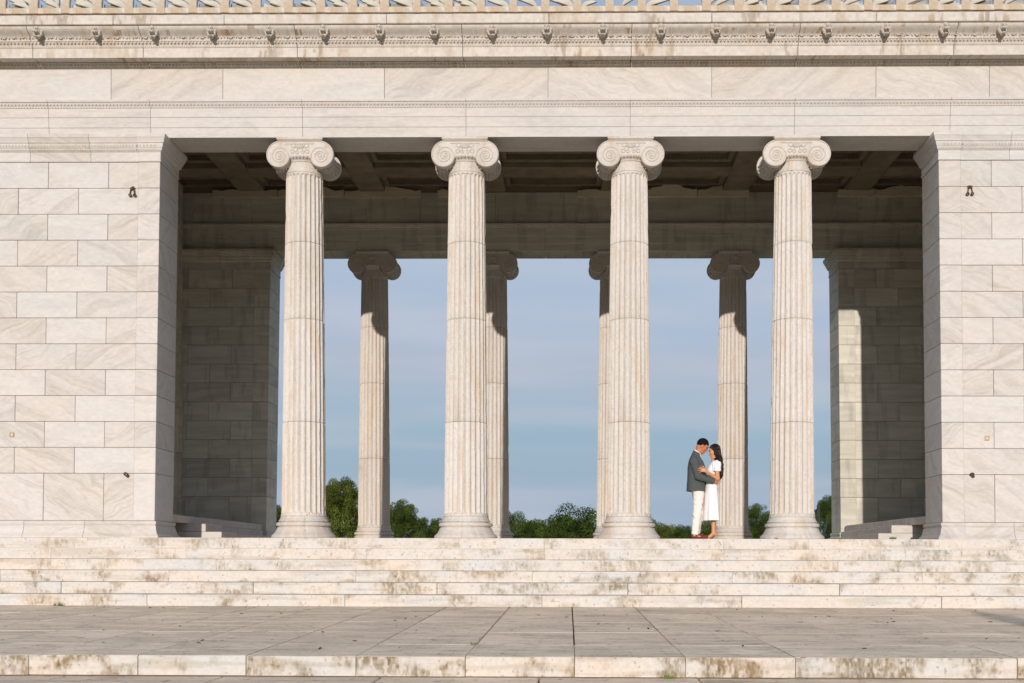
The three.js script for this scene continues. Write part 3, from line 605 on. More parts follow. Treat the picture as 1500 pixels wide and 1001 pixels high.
function nets(f, lo, hi, h) {                 // surface nets
  const n = [0, 1, 2].map((i) => Math.ceil((hi[i] - lo[i]) / h) + 1), val = new Float32Array(n[0] * n[1] * n[2]), id = (i, j, k) => (k * n[1] + j) * n[0] + i;
  for (let k = 0; k < n[2]; k++) for (let j = 0; j < n[1]; j++) for (let i = 0; i < n[0]; i++) val[id(i, j, k)] = f([lo[0] + i * h, lo[1] + j * h, lo[2] + k * h]);
  const vi = new Int32Array(val.length).fill(-1), pos = [], idx = [];
  for (let k = 0; k < n[2] - 1; k++) for (let j = 0; j < n[1] - 1; j++) for (let i = 0; i < n[0] - 1; i++) {
    let c = 0, x = 0, y = 0, z = 0, m = 0; const g = []; for (let q = 0; q < 8; q++) { const v = val[id(i + (q & 1), j + ((q >> 1) & 1), k + (q >> 2))]; g.push(v); if (v < 0) m++; }
    if (m === 0 || m === 8) continue;
    for (let a = 0; a < 8; a++) for (const bit of [1, 2, 4]) { if (a & bit) continue; const b = a | bit; if ((g[a] < 0) === (g[b] < 0)) continue; const t = g[a] / (g[a] - g[b]); x += lerp(a & 1, b & 1, t); y += lerp((a >> 1) & 1, (b >> 1) & 1, t); z += lerp(a >> 2, b >> 2, t); c++; }
    vi[id(i, j, k)] = pos.length / 3; pos.push(lo[0] + (i + x / c) * h, lo[1] + (j + y / c) * h, lo[2] + (k + z / c) * h);
  }
  const quad = (a, b, c, d, fl) => { if (a < 0 || b < 0 || c < 0 || d < 0) return; fl ? idx.push(a, c, b, a, d, c) : idx.push(a, b, c, a, c, d); };
  for (let k = 1; k < n[2] - 1; k++) for (let j = 1; j < n[1] - 1; j++) for (let i = 1; i < n[0] - 1; i++) {
    const s = val[id(i, j, k)] < 0;
    if (s !== val[id(i + 1, j, k)] < 0) quad(vi[id(i, j - 1, k - 1)], vi[id(i, j, k - 1)], vi[id(i, j, k)], vi[id(i, j - 1, k)], !s);
    if (s !== val[id(i, j + 1, k)] < 0) quad(vi[id(i - 1, j, k - 1)], vi[id(i - 1, j, k)], vi[id(i, j, k)], vi[id(i, j, k - 1)], !s);
    if (s !== val[id(i, j, k + 1)] < 0) quad(vi[id(i - 1, j - 1, k)], vi[id(i, j - 1, k)], vi[id(i, j, k)], vi[id(i - 1, j, k)], !s);
  }
  const geo = new THREE.BufferGeometry(); geo.setAttribute('position', new THREE.Float32BufferAttribute(pos, 3)); geo.setIndex(idx);
  // smooth normals from the field
  const nor = []; const e = h * .6; for (let i = 0; i < pos.length; i += 3) { const p = [pos[i], pos[i + 1], pos[i + 2]]; const d = [0, 1, 2].map((a) => { const q = p.slice(), w = p.slice(); q[a] += e; w[a] -= e; return f(q) - f(w); }), l = Math.hypot(...d) || 1; nor.push(d[0] / l, d[1] / l, d[2] / l); }
  geo.setAttribute('normal', new THREE.Float32BufferAttribute(nor, 3)); return geo;
}
// stacked rings {y, x0, x1, rz, tilt, open, n}; thin closed shell
function loft(rings, seg, thick, fold = () => 0) {
  const R = []; const sub = 5;
  for (let i = 0; i < rings.length - 1; i++) for (let s = 0; s < sub; s++) { const t = s / sub, a = rings[i], b = rings[i + 1], o = {}; for (const k of ['y', 'x0', 'x1', 'rz', 'tilt', 'open', 'zc']) o[k] = lerp(a[k] ?? 0, b[k] ?? 0, t); R.push(o); } R.push({ tilt: 0, open: 0, zc: 0, ...rings[rings.length - 1] });
  const pos = [], idx = [], N = 2.3, row = seg + 1, per = row * R.length;
  for (let side = 0; side < 2; side++) R.forEach((r, j) => { for (let i = 0; i <= seg; i++) {
    const th = r.open + (i / seg) * (2 * Math.PI - 2 * r.open), c = Math.cos(th), s = Math.sin(th), q = Math.pow(Math.pow(Math.abs(c), N) + Math.pow(Math.abs(s), N), -1 / N), f = 1 + fold(th, r.y);
    const rx = (r.x1 - r.x0) / 2 * f - side * thick, rz = r.rz * f - side * thick;
    pos.push((r.x0 + r.x1) / 2 + rx * c * q, r.y + r.tilt * c, (r.zc || 0) + rz * s * q);
  } });
  const q = (a, b, c, d) => idx.push(a, b, c, a, c, d), at = (s, j, i) => s * per + j * row + i;
  for (let j = 0; j < R.length - 1; j++) { for (let i = 0; i < seg; i++) { q(at(0, j, i), at(0, j, i + 1), at(0, j + 1, i + 1), at(0, j + 1, i)); q(at(1, j, i), at(1, j + 1, i), at(1, j + 1, i + 1), at(1, j, i + 1)); } q(at(0, j, 0), at(0, j + 1, 0), at(1, j + 1, 0), at(1, j, 0)); q(at(0, j, seg), at(1, j, seg), at(1, j + 1, seg), at(0, j + 1, seg)); }
  for (const j of [0, R.length - 1]) for (let i = 0; i < seg; i++) q(at(0, j, i), at(1, j, i), at(1, j, i + 1), at(0, j, i + 1));
  const g = new THREE.BufferGeometry(); g.setAttribute('position', new THREE.Float32BufferAttribute(pos, 3)); g.setIndex(idx); g.computeVertexNormals(); return toCreasedNormals(g, 1.1);
}
const cloth = (hex, r = .9, extra = {}) => new THREE.MeshStandardMaterial({ color: hex, roughness: r, bumpMap: grain, bumpScale: .002, ...extra });
const KP = .01203;
{
  const DZ = 19.25, Y0 = 790.1;
  const skinTex = (hex) => new THREE.MeshPhysicalMaterial({ color: hex, roughness: .55, sheen: .15 });
  // ================= man
  const man = thing('person', 'person in grey blazer, cream trousers and red-brown shoes embracing the person in white', 'person');
  man.position.set(PX(1021, DZ), .002, .25);
  const q = (x, y, z = 0) => [(x - 1021) * KP, (Y0 - y) * KP, z];
  const skin = skinTex(0xb8714f);
  const hc = q(1028.7, 654.0), tilt = -.56;                       // head centre; nodding forward
  const H = (x, y, z) => { const c = Math.cos(tilt), s = Math.sin(tilt); return [hc[0] + x * c - y * s, hc[1] + x * s + y * c, z]; };   // head space: +x is where the face points
  const headM = (p) => {
    let d = ell(p, H(-.012, .03, 0), [.098, .095, .076], tilt);
    d = smin(d, ell(p, H(.028, -.042, 0), [.062, .078, .058], tilt), .05);      // face
    d = smin(d, ell(p, H(.058, -.098, 0), [.030, .024, .032], tilt), .03);      // chin
    d = smin(d, cone(p, H(.084, .012, 0), H(.112, -.03, 0), .011, .015), .018);  // nose
    d = smin(d, ell(p, H(.085, .03, 0), [.018, .012, .048], tilt), .02);        // brow
    for (const s of [-1, 1]) { d = smin(d, ell(p, H(-.008, -.012, s * .077), [.018, .032, .010], tilt - .15), .012); d = smin(d, ell(p, H(.062, -.025, s * .038), [.024, .02, .018], tilt), .02); d = Math.max(d, -ell(p, H(.098, .006, s * .032), [.014, .010, .014], tilt)); }
    d = smin(d, ell(p, H(.088, -.066, 0), [.014, .006, .022], tilt), .006); d = smin(d, ell(p, H(.086, -.08, 0), [.013, .006, .02], tilt), .006);
    return smin(d, cone(p, q(1020.5, 668), H(-.03, -.06, 0), .062, .056), .05);
  };
  const hips = q(1022, 723), kneeN = q(1020.2, 752.5, .085), kneeF = q(1024.5, 752, -.085), ankN = q(1017.2, 782, .09), ankF = q(1021, 782, -.09);
  const shN = q(1014.8, 676.5, .175), elN = q(1020.5, 699.5, .235), wrN = q(1041, 706.6, .215), shF = q(1017, 676.5, -.175), elF = q(1024, 699, -.25), wrF = q(1043, 704, -.20);
  const bodyM = (p) => {
    let d = cone(p, q(1019.5, 688), q(1021.5, 720), .10, .10); d = smin(d, ell(p, q(1018.5, 682), [.10, .14, .16]), .08);
    for (const [a, e, w] of [[shN, elN, wrN], [shF, elF, wrF]]) d = smin(d, smin(cone(p, a, e, .052, .04), cone(p, e, w, .04, .027), .02), .05);
    for (const [z, k, a] of [[.085, kneeN, ankN], [-.085, kneeF, ankF]]) { d = smin(d, smin(cone(p, [hips[0], hips[1], z], k, .078, .05), cone(p, k, a, .05, .034), .02), .05); d = smin(d, cone(p, [a[0], .05, a[2]], [a[0] + .15, .035, a[2]], .036, .028), .03); }
    return smin(d, cone(p, q(1018.5, 674), q(1021, 664), .06, .055), .05);
  };
  const handM = (p) => {                                         // right hand spread on her back
    let d = ell(p, q(1045.2, 706.8, .198), [.042, .036, .016], -.1);
    [[1046, 703.6, 1051, 702.4, .078], [1047.5, 705.5, 1053, 704.8, .085], [1047.5, 707.4, 1053, 707.4, .08], [1047, 709.2, 1051.6, 710, .065]].forEach(([x, y, x2, y2], i) => { const mx = (x + x2) / 2, my = (y + y2) / 2 - .3; d = smin(d, Math.min(cone(p, q(x, y, .198), q(mx, my, .195), .0095, .009), cone(p, q(mx, my, .195), q(x2, y2, .165), .009, .0075)), .008); });
    d = smin(d, Math.min(cone(p, q(1043.6, 704.8, .20), q(1044.6, 701.6, .205), .0105, .0095), cone(p, q(1044.6, 701.6, .205), q(1046.4, 700, .20), .0095, .008)), .008);
    return smin(d, cone(p, wrN, q(1044.4, 706.8, .20), .026, .024), .02);
  };
  const handF = (p) => { let d = ell(p, q(1047, 703.5, -.18), [.045, .036, .016]); for (let i = 0; i < 4; i++) d = smin(d, cone(p, q(1049, 701.2 + i * 1.7, -.18), q(1054.5 - Math.abs(i - 1.4), 700.8 + i * 1.9, -.14), .0095, .0078), .008); d = smin(d, cone(p, q(1045.5, 701.5, -.18), q(1047.5, 697.4, -.18), .010, .0085), .008); return smin(d, cone(p, wrF, q(1046, 703.7, -.18), .026, .024), .02); };
  mesh('body', merge([nets(bodyM, [-.32, -.02, -.36], [.36, 1.56, .36], .014), nets(headM, [-.16, 1.38, -.13], [.28, 1.82, .13], .006), nets(handM, [.2, .92, .12], [.42, 1.14, .26], .0045), nets(handF, [.2, .95, -.26], [.46, 1.2, -.1], .005)]), skin, man);
  const dark = new THREE.MeshPhysicalMaterial({ color: 0x17100c, roughness: .8, specularIntensity: .3 });
  mesh('hair', nets((p) => {
    let d = ell(p, H(-.016, .036, 0), [.105, .104, .083], tilt);
    const c = Math.cos(tilt), s = Math.sin(tilt), x = p[0] - hc[0], y = p[1] - hc[1], lx = x * c + y * s, ly = -x * s + y * c;
    const low = lx < -.03 ? -.062 : lx < .012 ? lerp(-.062, -.012, (lx + .03) / .042) : lerp(-.012, .055, clamp((lx - .012) / .03, 0, 1));
    d = Math.max(d, low - ly);
    d = Math.max(d, lx - .096 - (ly - .06) * .2);
    return d + .0055 * IN.noise(p[0] * 70, p[1] * 45, p[2] * 70);
  }, [-.16, 1.5, -.12], [.28, 1.82, .12], .006), dark, man);
  const face = []; for (const s of [-1, 1]) { const b = new THREE.SphereGeometry(.02, 8, 5); b.scale(.5, .28, 1); b.rotateZ(tilt); b.translate(...H(.099, .032, s * .034)); face.push(b); const e = new THREE.SphereGeometry(.008, 8, 6); e.translate(...H(.090, .008, s * .034)); face.push(e); } mesh('brows_and_eyes', merge(face), dark, man);
  const tw = (th, y) => .02 * IN.noise(Math.cos(th) * 2.5, y * 11 + th, Math.sin(th) * 2.5 + 3) + .012 * IN.noise(Math.cos(th) * 6, y * 30, Math.sin(th) * 6);
  const ring = (y, x0, x1, rz, tilt = 0, open = 0) => ({ y: (Y0 - y) * KP, x0: (x0 - 1021) * KP, x1: (x1 - 1021) * KP, rz, tilt: tilt * KP, open });
  mesh('shirt', merge([loft([ring(716, 1011, 1030.5, .14), ring(700, 1010.5, 1031, .15), ring(688, 1010.5, 1031.6, .155), ring(677, 1012, 1029.6, .155), ring(671.5, 1013.8, 1027, .13, -2), ring(667.5, 1015.6, 1026, .085, -3.4), ring(662.6, 1016.4, 1026.4, .072, -3.9)], 40, .008)]), cloth(0xe9e7e6), man);
  const blazer = cloth(0x4a4f4e, .92);
  const sleeve = (p, a, e, w) => smin(cone(p, a, e, .078, .062) + .010 * IN.noise(p[0] * 16, p[1] * 30, p[2] * 16), cone(p, e, w, .062, .043) + .009 * IN.noise(p[0] * 30, p[1] * 16, p[2] * 18), .03);
  const jk = loft([ring(720.4, 1005.4, 1032.4, .185, -.6, .03), ring(712, 1006, 1032.8, .178, -.3, .03), ring(702, 1006.8, 1033.2, .17, 0, .05), ring(693, 1007, 1033.6, .175, 0, .30), ring(684, 1007.2, 1033, .185, 0, .55), ring(677, 1008.4, 1031, .185, -.4, .72), ring(672, 1010.6, 1028.4, .165, -1.4, .86), ring(667.5, 1013.4, 1027, .115, -2.6, .98), ring(663.6, 1015.4, 1027, .082, -3.4, 1.05)], 56, .012, tw);
  mesh('blazer', merge([jk, nets((p) => sleeve(p, shN, elN, wrN), [-.2, .9, .06], [.36, 1.48, .36], .009), nets((p) => sleeve(p, shF, elF, wrF), [-.2, .9, -.36], [.36, 1.48, -.06], .011)]), blazer, man);
  mesh('trousers', nets((p) => {
    let d = ell(p, q(1021.6, 718), [.10, .13, .15]);
    for (const [z, k, a] of [[.085, kneeN, ankN], [-.085, kneeF, ankF]]) d = smin(d, smin(cone(p, [hips[0] + .008, hips[1], z], k, .096, .072), cone(p, k, a, .072, .066), .03), .05);
    d = Math.max(d, .075 - p[1]);
    return d + .010 * IN.noise(p[0] * 13, p[1] * 24 + p[0] * 20, p[2] * 13);
  }, [-.22, .05, -.24], [.24, 1.02, .24], .011), cloth(0xe2d9d0), man);
  for (const a of [ankN, ankF]) {
    const shoe = nets((p) => { let d = cone(p, [a[0] - .025, .055, a[2]], [a[0] + .09, .042, a[2]], .048, .044); d = smin(d, cone(p, [a[0] + .09, .042, a[2]], [a[0] + .205, .03, a[2]], .046, .026), .03); d = smin(d, cone(p, [a[0], .05, a[2]], [a[0], .12, a[2]], .045, .042), .02); return Math.max(d, .004 - p[1]); }, [a[0] - .12, -.01, a[2] - .08], [a[0] + .28, .19, a[2] + .08], .008);
    mesh('shoe', shoe, new THREE.MeshPhysicalMaterial({ color: 0x74281b, roughness: .4, clearcoat: .3, clearcoatRoughness: .3 }), man);
  }
  // ================= woman
  const wo = thing('person', 'person with long dark hair in a white midi dress and nude heels', 'person');
  wo.position.set(PX(1044, DZ), .002, .25);
  const w = (x, y, z = 0) => [(x - 1044) * KP, (Y0 - y) * KP, z];
  const skinW = skinTex(0xc98d66), hw = w(1045.8, 661.2), tl = .22;
  const G = (x, y, z) => { const c = Math.cos(tl), s = Math.sin(tl); return [hw[0] + x * c - y * s, hw[1] + x * s + y * c, z]; };     // face points to -x, chin lifted
  const headW = (p) => {
    let d = ell(p, G(.012, .02, 0), [.088, .086, .07], tl);
    d = smin(d, ell(p, G(-.030, -.035, 0), [.055, .070, .052], tl), .05);
    d = smin(d, ell(p, G(-.056, -.086, 0), [.024, .020, .026], tl), .028);
    d = smin(d, cone(p, G(-.078, .008, 0), G(-.102, -.026, 0), .009, .012), .016);
    d = smin(d, ell(p, G(-.084, -.054, 0), [.013, .006, .019], tl), .006); d = smin(d, ell(p, G(-.081, -.067, 0), [.012, .0065, .018], tl), .006);
    for (const s of [-1, 1]) { d = smin(d, ell(p, G(-.055, -.022, s * .036), [.02, .02, .016], tl), .02); d = Math.max(d, -ell(p, G(-.086, .006, s * .03), [.012, .009, .012], tl)); }
    return smin(d, cone(p, w(1045.6, 678), G(.015, -.06, 0), .05, .043), .04);
  };
  const sN = w(1047.6, 682.5, .145), eN = w(1048.6, 702.6, .215), rN = w(1031.8, 693.6, .31), sF = w(1047, 682.5, -.145), eF = w(1043, 700, -.24), rF = w(1027, 688, -.26);
  const kN = w(1043, 742, .06), kF = w(1046, 742, -.06), aN = w(1044.3, 781.6, .055), aF = w(1047.6, 781.6, -.055);
  const bodyW = (p) => {
    let d = ell(p, w(1045.4, 688), [.085, .14, .12]); d = smin(d, cone(p, w(1044.5, 692), w(1043, 712), .075, .095), .06); d = smin(d, ell(p, w(1043, 718), [.10, .10, .14]), .06);
    for (const [a, e, r] of [[sN, eN, rN], [sF, eF, rF]]) d = smin(d, smin(cone(p, a, e, .044, .038), cone(p, e, r, .038, .0225), .018), .03);
    for (const [z, k, a] of [[.06, kN, aN], [-.06, kF, aF]]) { d = smin(d, smin(cone(p, w(1043, 720, z), k, .08, .05), cone(p, k, w(lerp(kN[0], 0, 0) * 0 + 1044.6, 757, a[2]), .05, .046), .03), .04); d = smin(d, cone(p, w(1044.6, 757, a[2]), a, .046, .030), .02); d = smin(d, cone(p, [a[0], a[1], a[2]], [a[0] - .055, .052, a[2]], .030, .026), .02); d = smin(d, cone(p, [a[0] - .055, .05, a[2]], [a[0] - .115, .022, a[2]], .027, .015), .02); d = smin(d, cone(p, a, [a[0] + .03, a[1] - .02, a[2]], .028, .026), .02); }
    return smin(d, cone(p, w(1046, 682), w(1045.6, 674), .055, .046), .04);
  };
  const handW = (p) => {                                       // left hand on his sleeve, fingers spread
    let d = ell(p, w(1027.6, 691.4, .325), [.044, .034, .014], -.35);
    [[1025.6, 688.6, 1022.6, 686.9, 1020.8, 687.4], [1024.9, 690, 1021.2, 688.8, 1019.2, 689.8], [1024.7, 691.6, 1021.2, 691.2, 1019.2, 692.4], [1025.2, 693.2, 1022.6, 693.6, 1021, 694.8]].forEach(([x, y, x2, y2, x3, y3]) => { d = smin(d, Math.min(cone(p, w(x, y, .328), w(x2, y2, .335), .0092, .0085), cone(p, w(x2, y2, .335), w(x3, y3, .318), .0085, .0068)), .006); });
    d = smin(d, Math.min(cone(p, w(1028.6, 689.6, .33), w(1027, 686.6, .34), .010, .0088), cone(p, w(1027, 686.6, .34), w(1025, 685.2, .335), .0088, .007)), .008);
    return smin(d, cone(p, rN, w(1029, 692.2, .32), .0225, .021), .018);
  };
  const handWF = (p) => { let d = ell(p, w(1023.4, 685.5, -.262), [.042, .034, .015], -.4); for (let i = 0; i < 4; i++) d = smin(d, cone(p, w(1020.6, 682.6 + i * 1.6, -.262), w(1016 + Math.abs(i - 1.4) * .8, 681 + i * 1.7, -.245), .009, .007), .006); d = smin(d, cone(p, w(1024, 683, -.262), w(1022.5, 679.6, -.262), .0095, .0075), .008); return smin(d, cone(p, rF, w(1025, 686.5, -.262), .0225, .021), .018); };
  mesh('body', merge([nets(bodyW, [-.24, -.01, -.32], [.2, 1.45, .36], .012), nets(headW, [-.18, 1.28, -.12], [.16, 1.72, .12], .0055), nets(handW, [-.34, 1.1, .27], [-.12, 1.32, .38], .0045), nets(handWF, [-.38, 1.15, -.31], [-.16, 1.4, -.2], .005)]), skinW, wo);
  const hairMat = new THREE.MeshPhysicalMaterial({ color: 0x20130d, roughness: .45, specularIntensity: .7 });
  mesh('hair', nets((p) => {
    let d = ell(p, G(.02, .026, 0), [.096, .098, .084], tl);
    d = smin(d, ell(p, w(1049, 668), [.085, .11, .095], .1), .05);
    d = smin(d, ell(p, w(1053.2, 681), [.066, .16, .125], .06), .05); d = smin(d, ell(p, w(1054, 691.5), [.052, .12, .115]), .05); d = smin(d, ell(p, w(1053, 697.5), [.04, .06, .10]), .04);
    const c = Math.cos(tl), s = Math.sin(tl), x = p[0] - hw[0], y = p[1] - hw[1], lx = x * c + y * s, ly = -x * s + y * c;
    const cut = -.045 + Math.max(0, .055 - ly) * .25 - .045 * sstep(.05, .085, ly);       // hairline on the temple
    if (ly > -.125) d = Math.max(d, (cut - lx) * (1 - sstep(-.085, -.125, ly) * 0)); else d = Math.max(d, w(1043.5, 0)[0] + (-.125 - ly) * .22 - p[0]);
    const n = Math.atan2(p[2], x - .02);
    return d + .0075 * Math.sin(n * 20 + 3.2 * Math.sin(p[1] * 26)) + .012 * (ly < -.05 ? 1 : .3) * IN.noise(p[0] * 16, p[1] * 20, p[2] * 16);
  }, [-.16, .98, -.16], [.22, 1.74, .16], .0065), hairMat, wo);
  const fw = []; for (const s of [-1, 1]) { const b = new THREE.SphereGeometry(.016, 8, 5); b.scale(.5, .22, 1); b.rotateZ(tl); b.translate(...G(-.087, .027, s * .03)); fw.push(b); const e = new THREE.SphereGeometry(.008, 8, 6); e.scale(1, .7, 1.3); e.translate(...G(-.080, .007, s * .031)); fw.push(e); } mesh('brows_and_eyes', merge(fw), dark, wo);
  const wr = (y, x0, x1, rz, tilt = 0) => ({ y: (Y0 - y) * KP, x0: (x0 - 1044) * KP, x1: (x1 - 1044) * KP, rz, tilt: tilt * KP, open: 0 });
  const folds = (th, y) => { const dn = clamp((1.05 - y) / .7, 0, 1); return dn * (.085 * Math.sin(8 * th + 1.7 * Math.sin(2 * th)) + .04 * Math.sin(15 * th + 2 + y * 2)) + .015 * IN.noise(Math.cos(th) * 3, y * 9, Math.sin(th) * 3); };
  const skirt = loft([wr(763, 1029.8, 1052.4, .25, .2), wr(750, 1030.6, 1052, .235), wr(735, 1031.4, 1051.6, .215), wr(720, 1032, 1051.2, .19), wr(709, 1033.2, 1051, .155), wr(702, 1034.4, 1050.4, .135), wr(696, 1034.4, 1050.6, .14), wr(689, 1034.4, 1051.4, .15), wr(683, 1036.6, 1051.4, .15, .6), wr(678, 1040, 1050.6, .13, 1.2), wr(676, 1041.4, 1050, .11, 1.6)], 72, .006, folds);
  const puff = (p, s, e) => { const m = [0, 1, 2].map((i) => lerp(s[i], e[i], .36)); const d = smin(ell(p, [s[0], s[1] + .012, s[2] + Math.sign(s[2]) * .012], [.078, .07, .058]), cone(p, s, m, .06, .070), .03) + .006 * Math.sin(p[0] * 90 + p[2] * 40) ; return Math.max(d, m[1] - .028 - p[1]); };
  mesh('dress', merge([skirt, nets((p) => puff(p, sN, eN), [-.12, 1.14, .02], [.2, 1.46, .3], .008), nets((p) => puff(p, sF, eF), [-.12, 1.14, -.3], [.2, 1.46, -.02], .01)]), cloth(0xebe6e6, .9), wo);
  const nude = new THREE.MeshPhysicalMaterial({ color: 0xc09a78, roughness: .45 });
  for (const a of [aN, aF]) {
    const heel = new THREE.CylinderGeometry(.012, .0055, .085, 8); heel.translate(a[0] + .042, .0455, a[2]);
    const sole = new THREE.TubeGeometry(new THREE.CatmullRomCurve3([new THREE.Vector3(a[0] + .055, .088, a[2]), new THREE.Vector3(a[0], .066, a[2]), new THREE.Vector3(a[0] - .06, .022, a[2]), new THREE.Vector3(a[0] - .135, .012, a[2])]), 16, .011, 8); sole.scale(1, 1, 1);
    const strap = new THREE.TorusGeometry(.033, .005, 6, 18); strap.rotateX(Math.PI / 2 + .3); strap.translate(a[0] + .004, a[1] + .006, a[2]);
    const toe = new THREE.TorusGeometry(.026, .006, 6, 16, Math.PI); toe.rotateY(Math.PI / 2); toe.translate(a[0] - .085, .02, a[2]);
    mesh('shoe', merge([heel, sole, strap, toe]), nude, wo);
  }
  const br = new THREE.TorusGeometry(.025, .0035, 6, 20); br.rotateY(1.2); br.rotateZ(-.5); br.translate(...rN); mesh('bracelet', br, new THREE.MeshStandardMaterial({ color: 0xe6dfd0, roughness: .3, metalness: .6 }), wo);
}

// ---------------------------------------------------------------- trees beyond the temple, weeds, litter, lamp post
const bark = new THREE.MeshStandardMaterial({ color: 0x5b4a38, roughness: .95, bumpMap: grain, bumpScale: .02 });
const paleBark = new THREE.MeshStandardMaterial({ color: 0x9a8b78, roughness: .95 });
const leafMat = (r, g, b) => new THREE.MeshPhysicalMaterial({ color: new THREE.Color().setRGB(r, g, b), roughness: 1, specularIntensity: .25, side: THREE.DoubleSide, vertexColors: true });
const leafMats = [leafMat(.056, .084, .016), leafMat(.040, .066, .014), leafMat(.092, .116, .022), leafMat(.05, .076, .015)];
function crownGeo(seed, lobes, n, size, flat) {          // leaf faces on the shells of many overlapping clumps, unit radius
  const r = rngOf(seed), pos = [], col = [], C = [];
  const dir = () => { const z = r() * 2 - 1, a = r() * 2 * Math.PI, s = Math.sqrt(1 - z * z); return new THREE.Vector3(s * Math.cos(a), z, s * Math.sin(a)); };
  for (let i = 0; i < lobes; i++) { const d = dir(); d.y = d.y * .9 + .08; const k = .46 + .40 * Math.sqrt(r()); C.push([d.x * k, d.y * k * flat, d.z * k, .13 + .20 * r() * r() + .05 * r(), .62 + .76 * r()]); }
  C.push([0, 0, 0, .52, .6], [.2, -.2, .1, .4, .6], [-.25, .1, 0, .4, .6]);  // inner clumps: shade inside the crown painted in as darker leaf colour
  const wsum = C.reduce((s, c) => s + c[3] ** 2, 0);
  for (const c of C) {
    const m = Math.round(n * c[3] ** 2 / wsum);
    for (let i = 0; i < m; i++) {
      const d = dir(), k = c[3] * (.78 + .30 * r() + (r() < .05 ? .2 : 0)), p = new THREE.Vector3(c[0] + d.x * k, c[1] + d.y * k * .8, c[2] + d.z * k);
      const nrm = d.clone().add(dir().multiplyScalar(.6)).normalize(), t = dir().cross(nrm).normalize(), b = nrm.clone().cross(t), s = size * (.6 + .8 * r());
      const a = p.clone().addScaledVector(t, -s), e = p.clone().addScaledVector(t, s), f = p.clone().addScaledVector(b, s * .55).addScaledVector(nrm, s * .15), g = p.clone().addScaledVector(b, -s * .55).addScaledVector(nrm, s * .15);
      const v = c[4] * (.75 + .5 * r()), y = 1 + (r() - .5) * .25;
      for (const q of [a, g, e, a, e, f]) { pos.push(q.x, q.y, q.z); col.push(v * y, v, v * .9); }
    }
  }
  const geo = new THREE.BufferGeometry(); geo.setAttribute('position', new THREE.Float32BufferAttribute(pos, 3)); geo.setAttribute('color', new THREE.Float32BufferAttribute(col, 3)); geo.computeVertexNormals(); return geo;
}
function limbs(seed, h, r0) {
  const r = rngOf(seed), L = [], up = h * .8;
  const tube = (pts, a, b, seg = 6) => { const c = new THREE.CatmullRomCurve3(pts), n = 8, g = new THREE.TubeGeometry(c, n, 1, seg), p = g.attributes.position; for (let i = 0; i <= n; i++) { const o = c.getPointAt(i / n), k = lerp(a, b, i / n); for (let j = 0; j <= seg; j++) { const q = i * (seg + 1) + j; p.setXYZ(q, o.x + (p.getX(q) - o.x) * k, o.y + (p.getY(q) - o.y) * k, o.z + (p.getZ(q) - o.z) * k); } } g.computeVertexNormals(); L.push(g); };
  tube([new THREE.Vector3(0, -.1, 0), new THREE.Vector3((r() - .5) * .2, h * .25, (r() - .5) * .2), new THREE.Vector3((r() - .5) * .6, h * .5, (r() - .5) * .6), new THREE.Vector3((r() - .5) * .9, up, (r() - .5) * .9)], r0, r0 * .25, 9);
  for (let i = 0; i < 7; i++) { const y = h * (.28 + .06 * i), a = i * 2.4 + r(), l = h * (.20 - .012 * i); tube([new THREE.Vector3(0, y, 0), new THREE.Vector3(Math.cos(a) * l * .5, y + l * .35, Math.sin(a) * l * .5), new THREE.Vector3(Math.cos(a) * l, y + l * .6, Math.sin(a) * l)], r0 * .4, r0 * .08); }
  return merge(L);
}
const crowns = [crownGeo(11, 95, 44000, .021, .85), crownGeo(23, 70, 34000, .021, .78), crownGeo(37, 90, 34000, .020, .95), crownGeo(53, 60, 30000, .022, .75)];
const trunks = [limbs(5, 1, .028), limbs(9, 1, .03)];
const GY = -2.06;
// photo x of the middle, photo y of the top, photo half width, distance, crown variant, foliage tone, label
const TREES = [
  [392, 738, 34, 96, 2, 1, 'dark leafy tree seen between the shaded pier and the outermost column'],
  [498, 697, 40, 60, 0, 2, 'tall round-headed tree with sunlit yellow-green top, rising highest of the trees'],
  [452, 722, 40, 92, 3, 1, 'dark bushy tree directly behind the tallest round-headed tree'],
  [588, 731, 30, 86, 1, 0, 'uneven green tree sloping down beside the back column next to the tallest tree'],
  [622, 750, 38, 100, 3, 0, 'lower green tree at the foot of the uneven sloping tree'],
  [660, 767, 44, 150, 1, 0, 'low far tree forming the notch in the tree line'],
  [748, 750, 42, 110, 2, 0, 'spiky-topped green tree partly hidden by a back column'],
  [796, 749, 50, 120, 3, 0, 'low rounded tree left in front of the broad dark tree'],
  [846, 738, 60, 128, 1, 1, 'broad dark domed tree filling the middle opening'],
  [905, 748, 44, 135, 0, 1, 'dark tree hidden mostly behind a front column beside the broad domed tree'],
  [700, 764, 44, 125, 2, 1, 'low dark tree glimpsed between the paired columns near the notch'],
  [940, 758, 40, 140, 2, 1, 'far dark tree between the broad domed tree and the light green tree'],
  [545, 742, 34, 98, 1, 1, 'dark tree hidden behind the back column next to the tallest tree'],
  [972, 759, 40, 105, 3, 2, 'low light green tree beside the person in the grey blazer'],
  [1030, 761, 40, 118, 2, 0, 'small dense tree seen between the legs of the couple'],
  [1003, 768, 22, 100, 1, 2, 'small pointed sapling with pale leaves behind the couple'],
  [1112, 738, 30, 92, 2, 0, 'dark green tree between the couple\'s column and the outer front column'],
  [1170, 742, 34, 100, 0, 1, 'dark tree mostly hidden behind the outer front column'],
  [1216, 724, 26, 80, 1, 1, 'dark tree with a bare pale snag in front, beside the sunlit pier strip'],
];
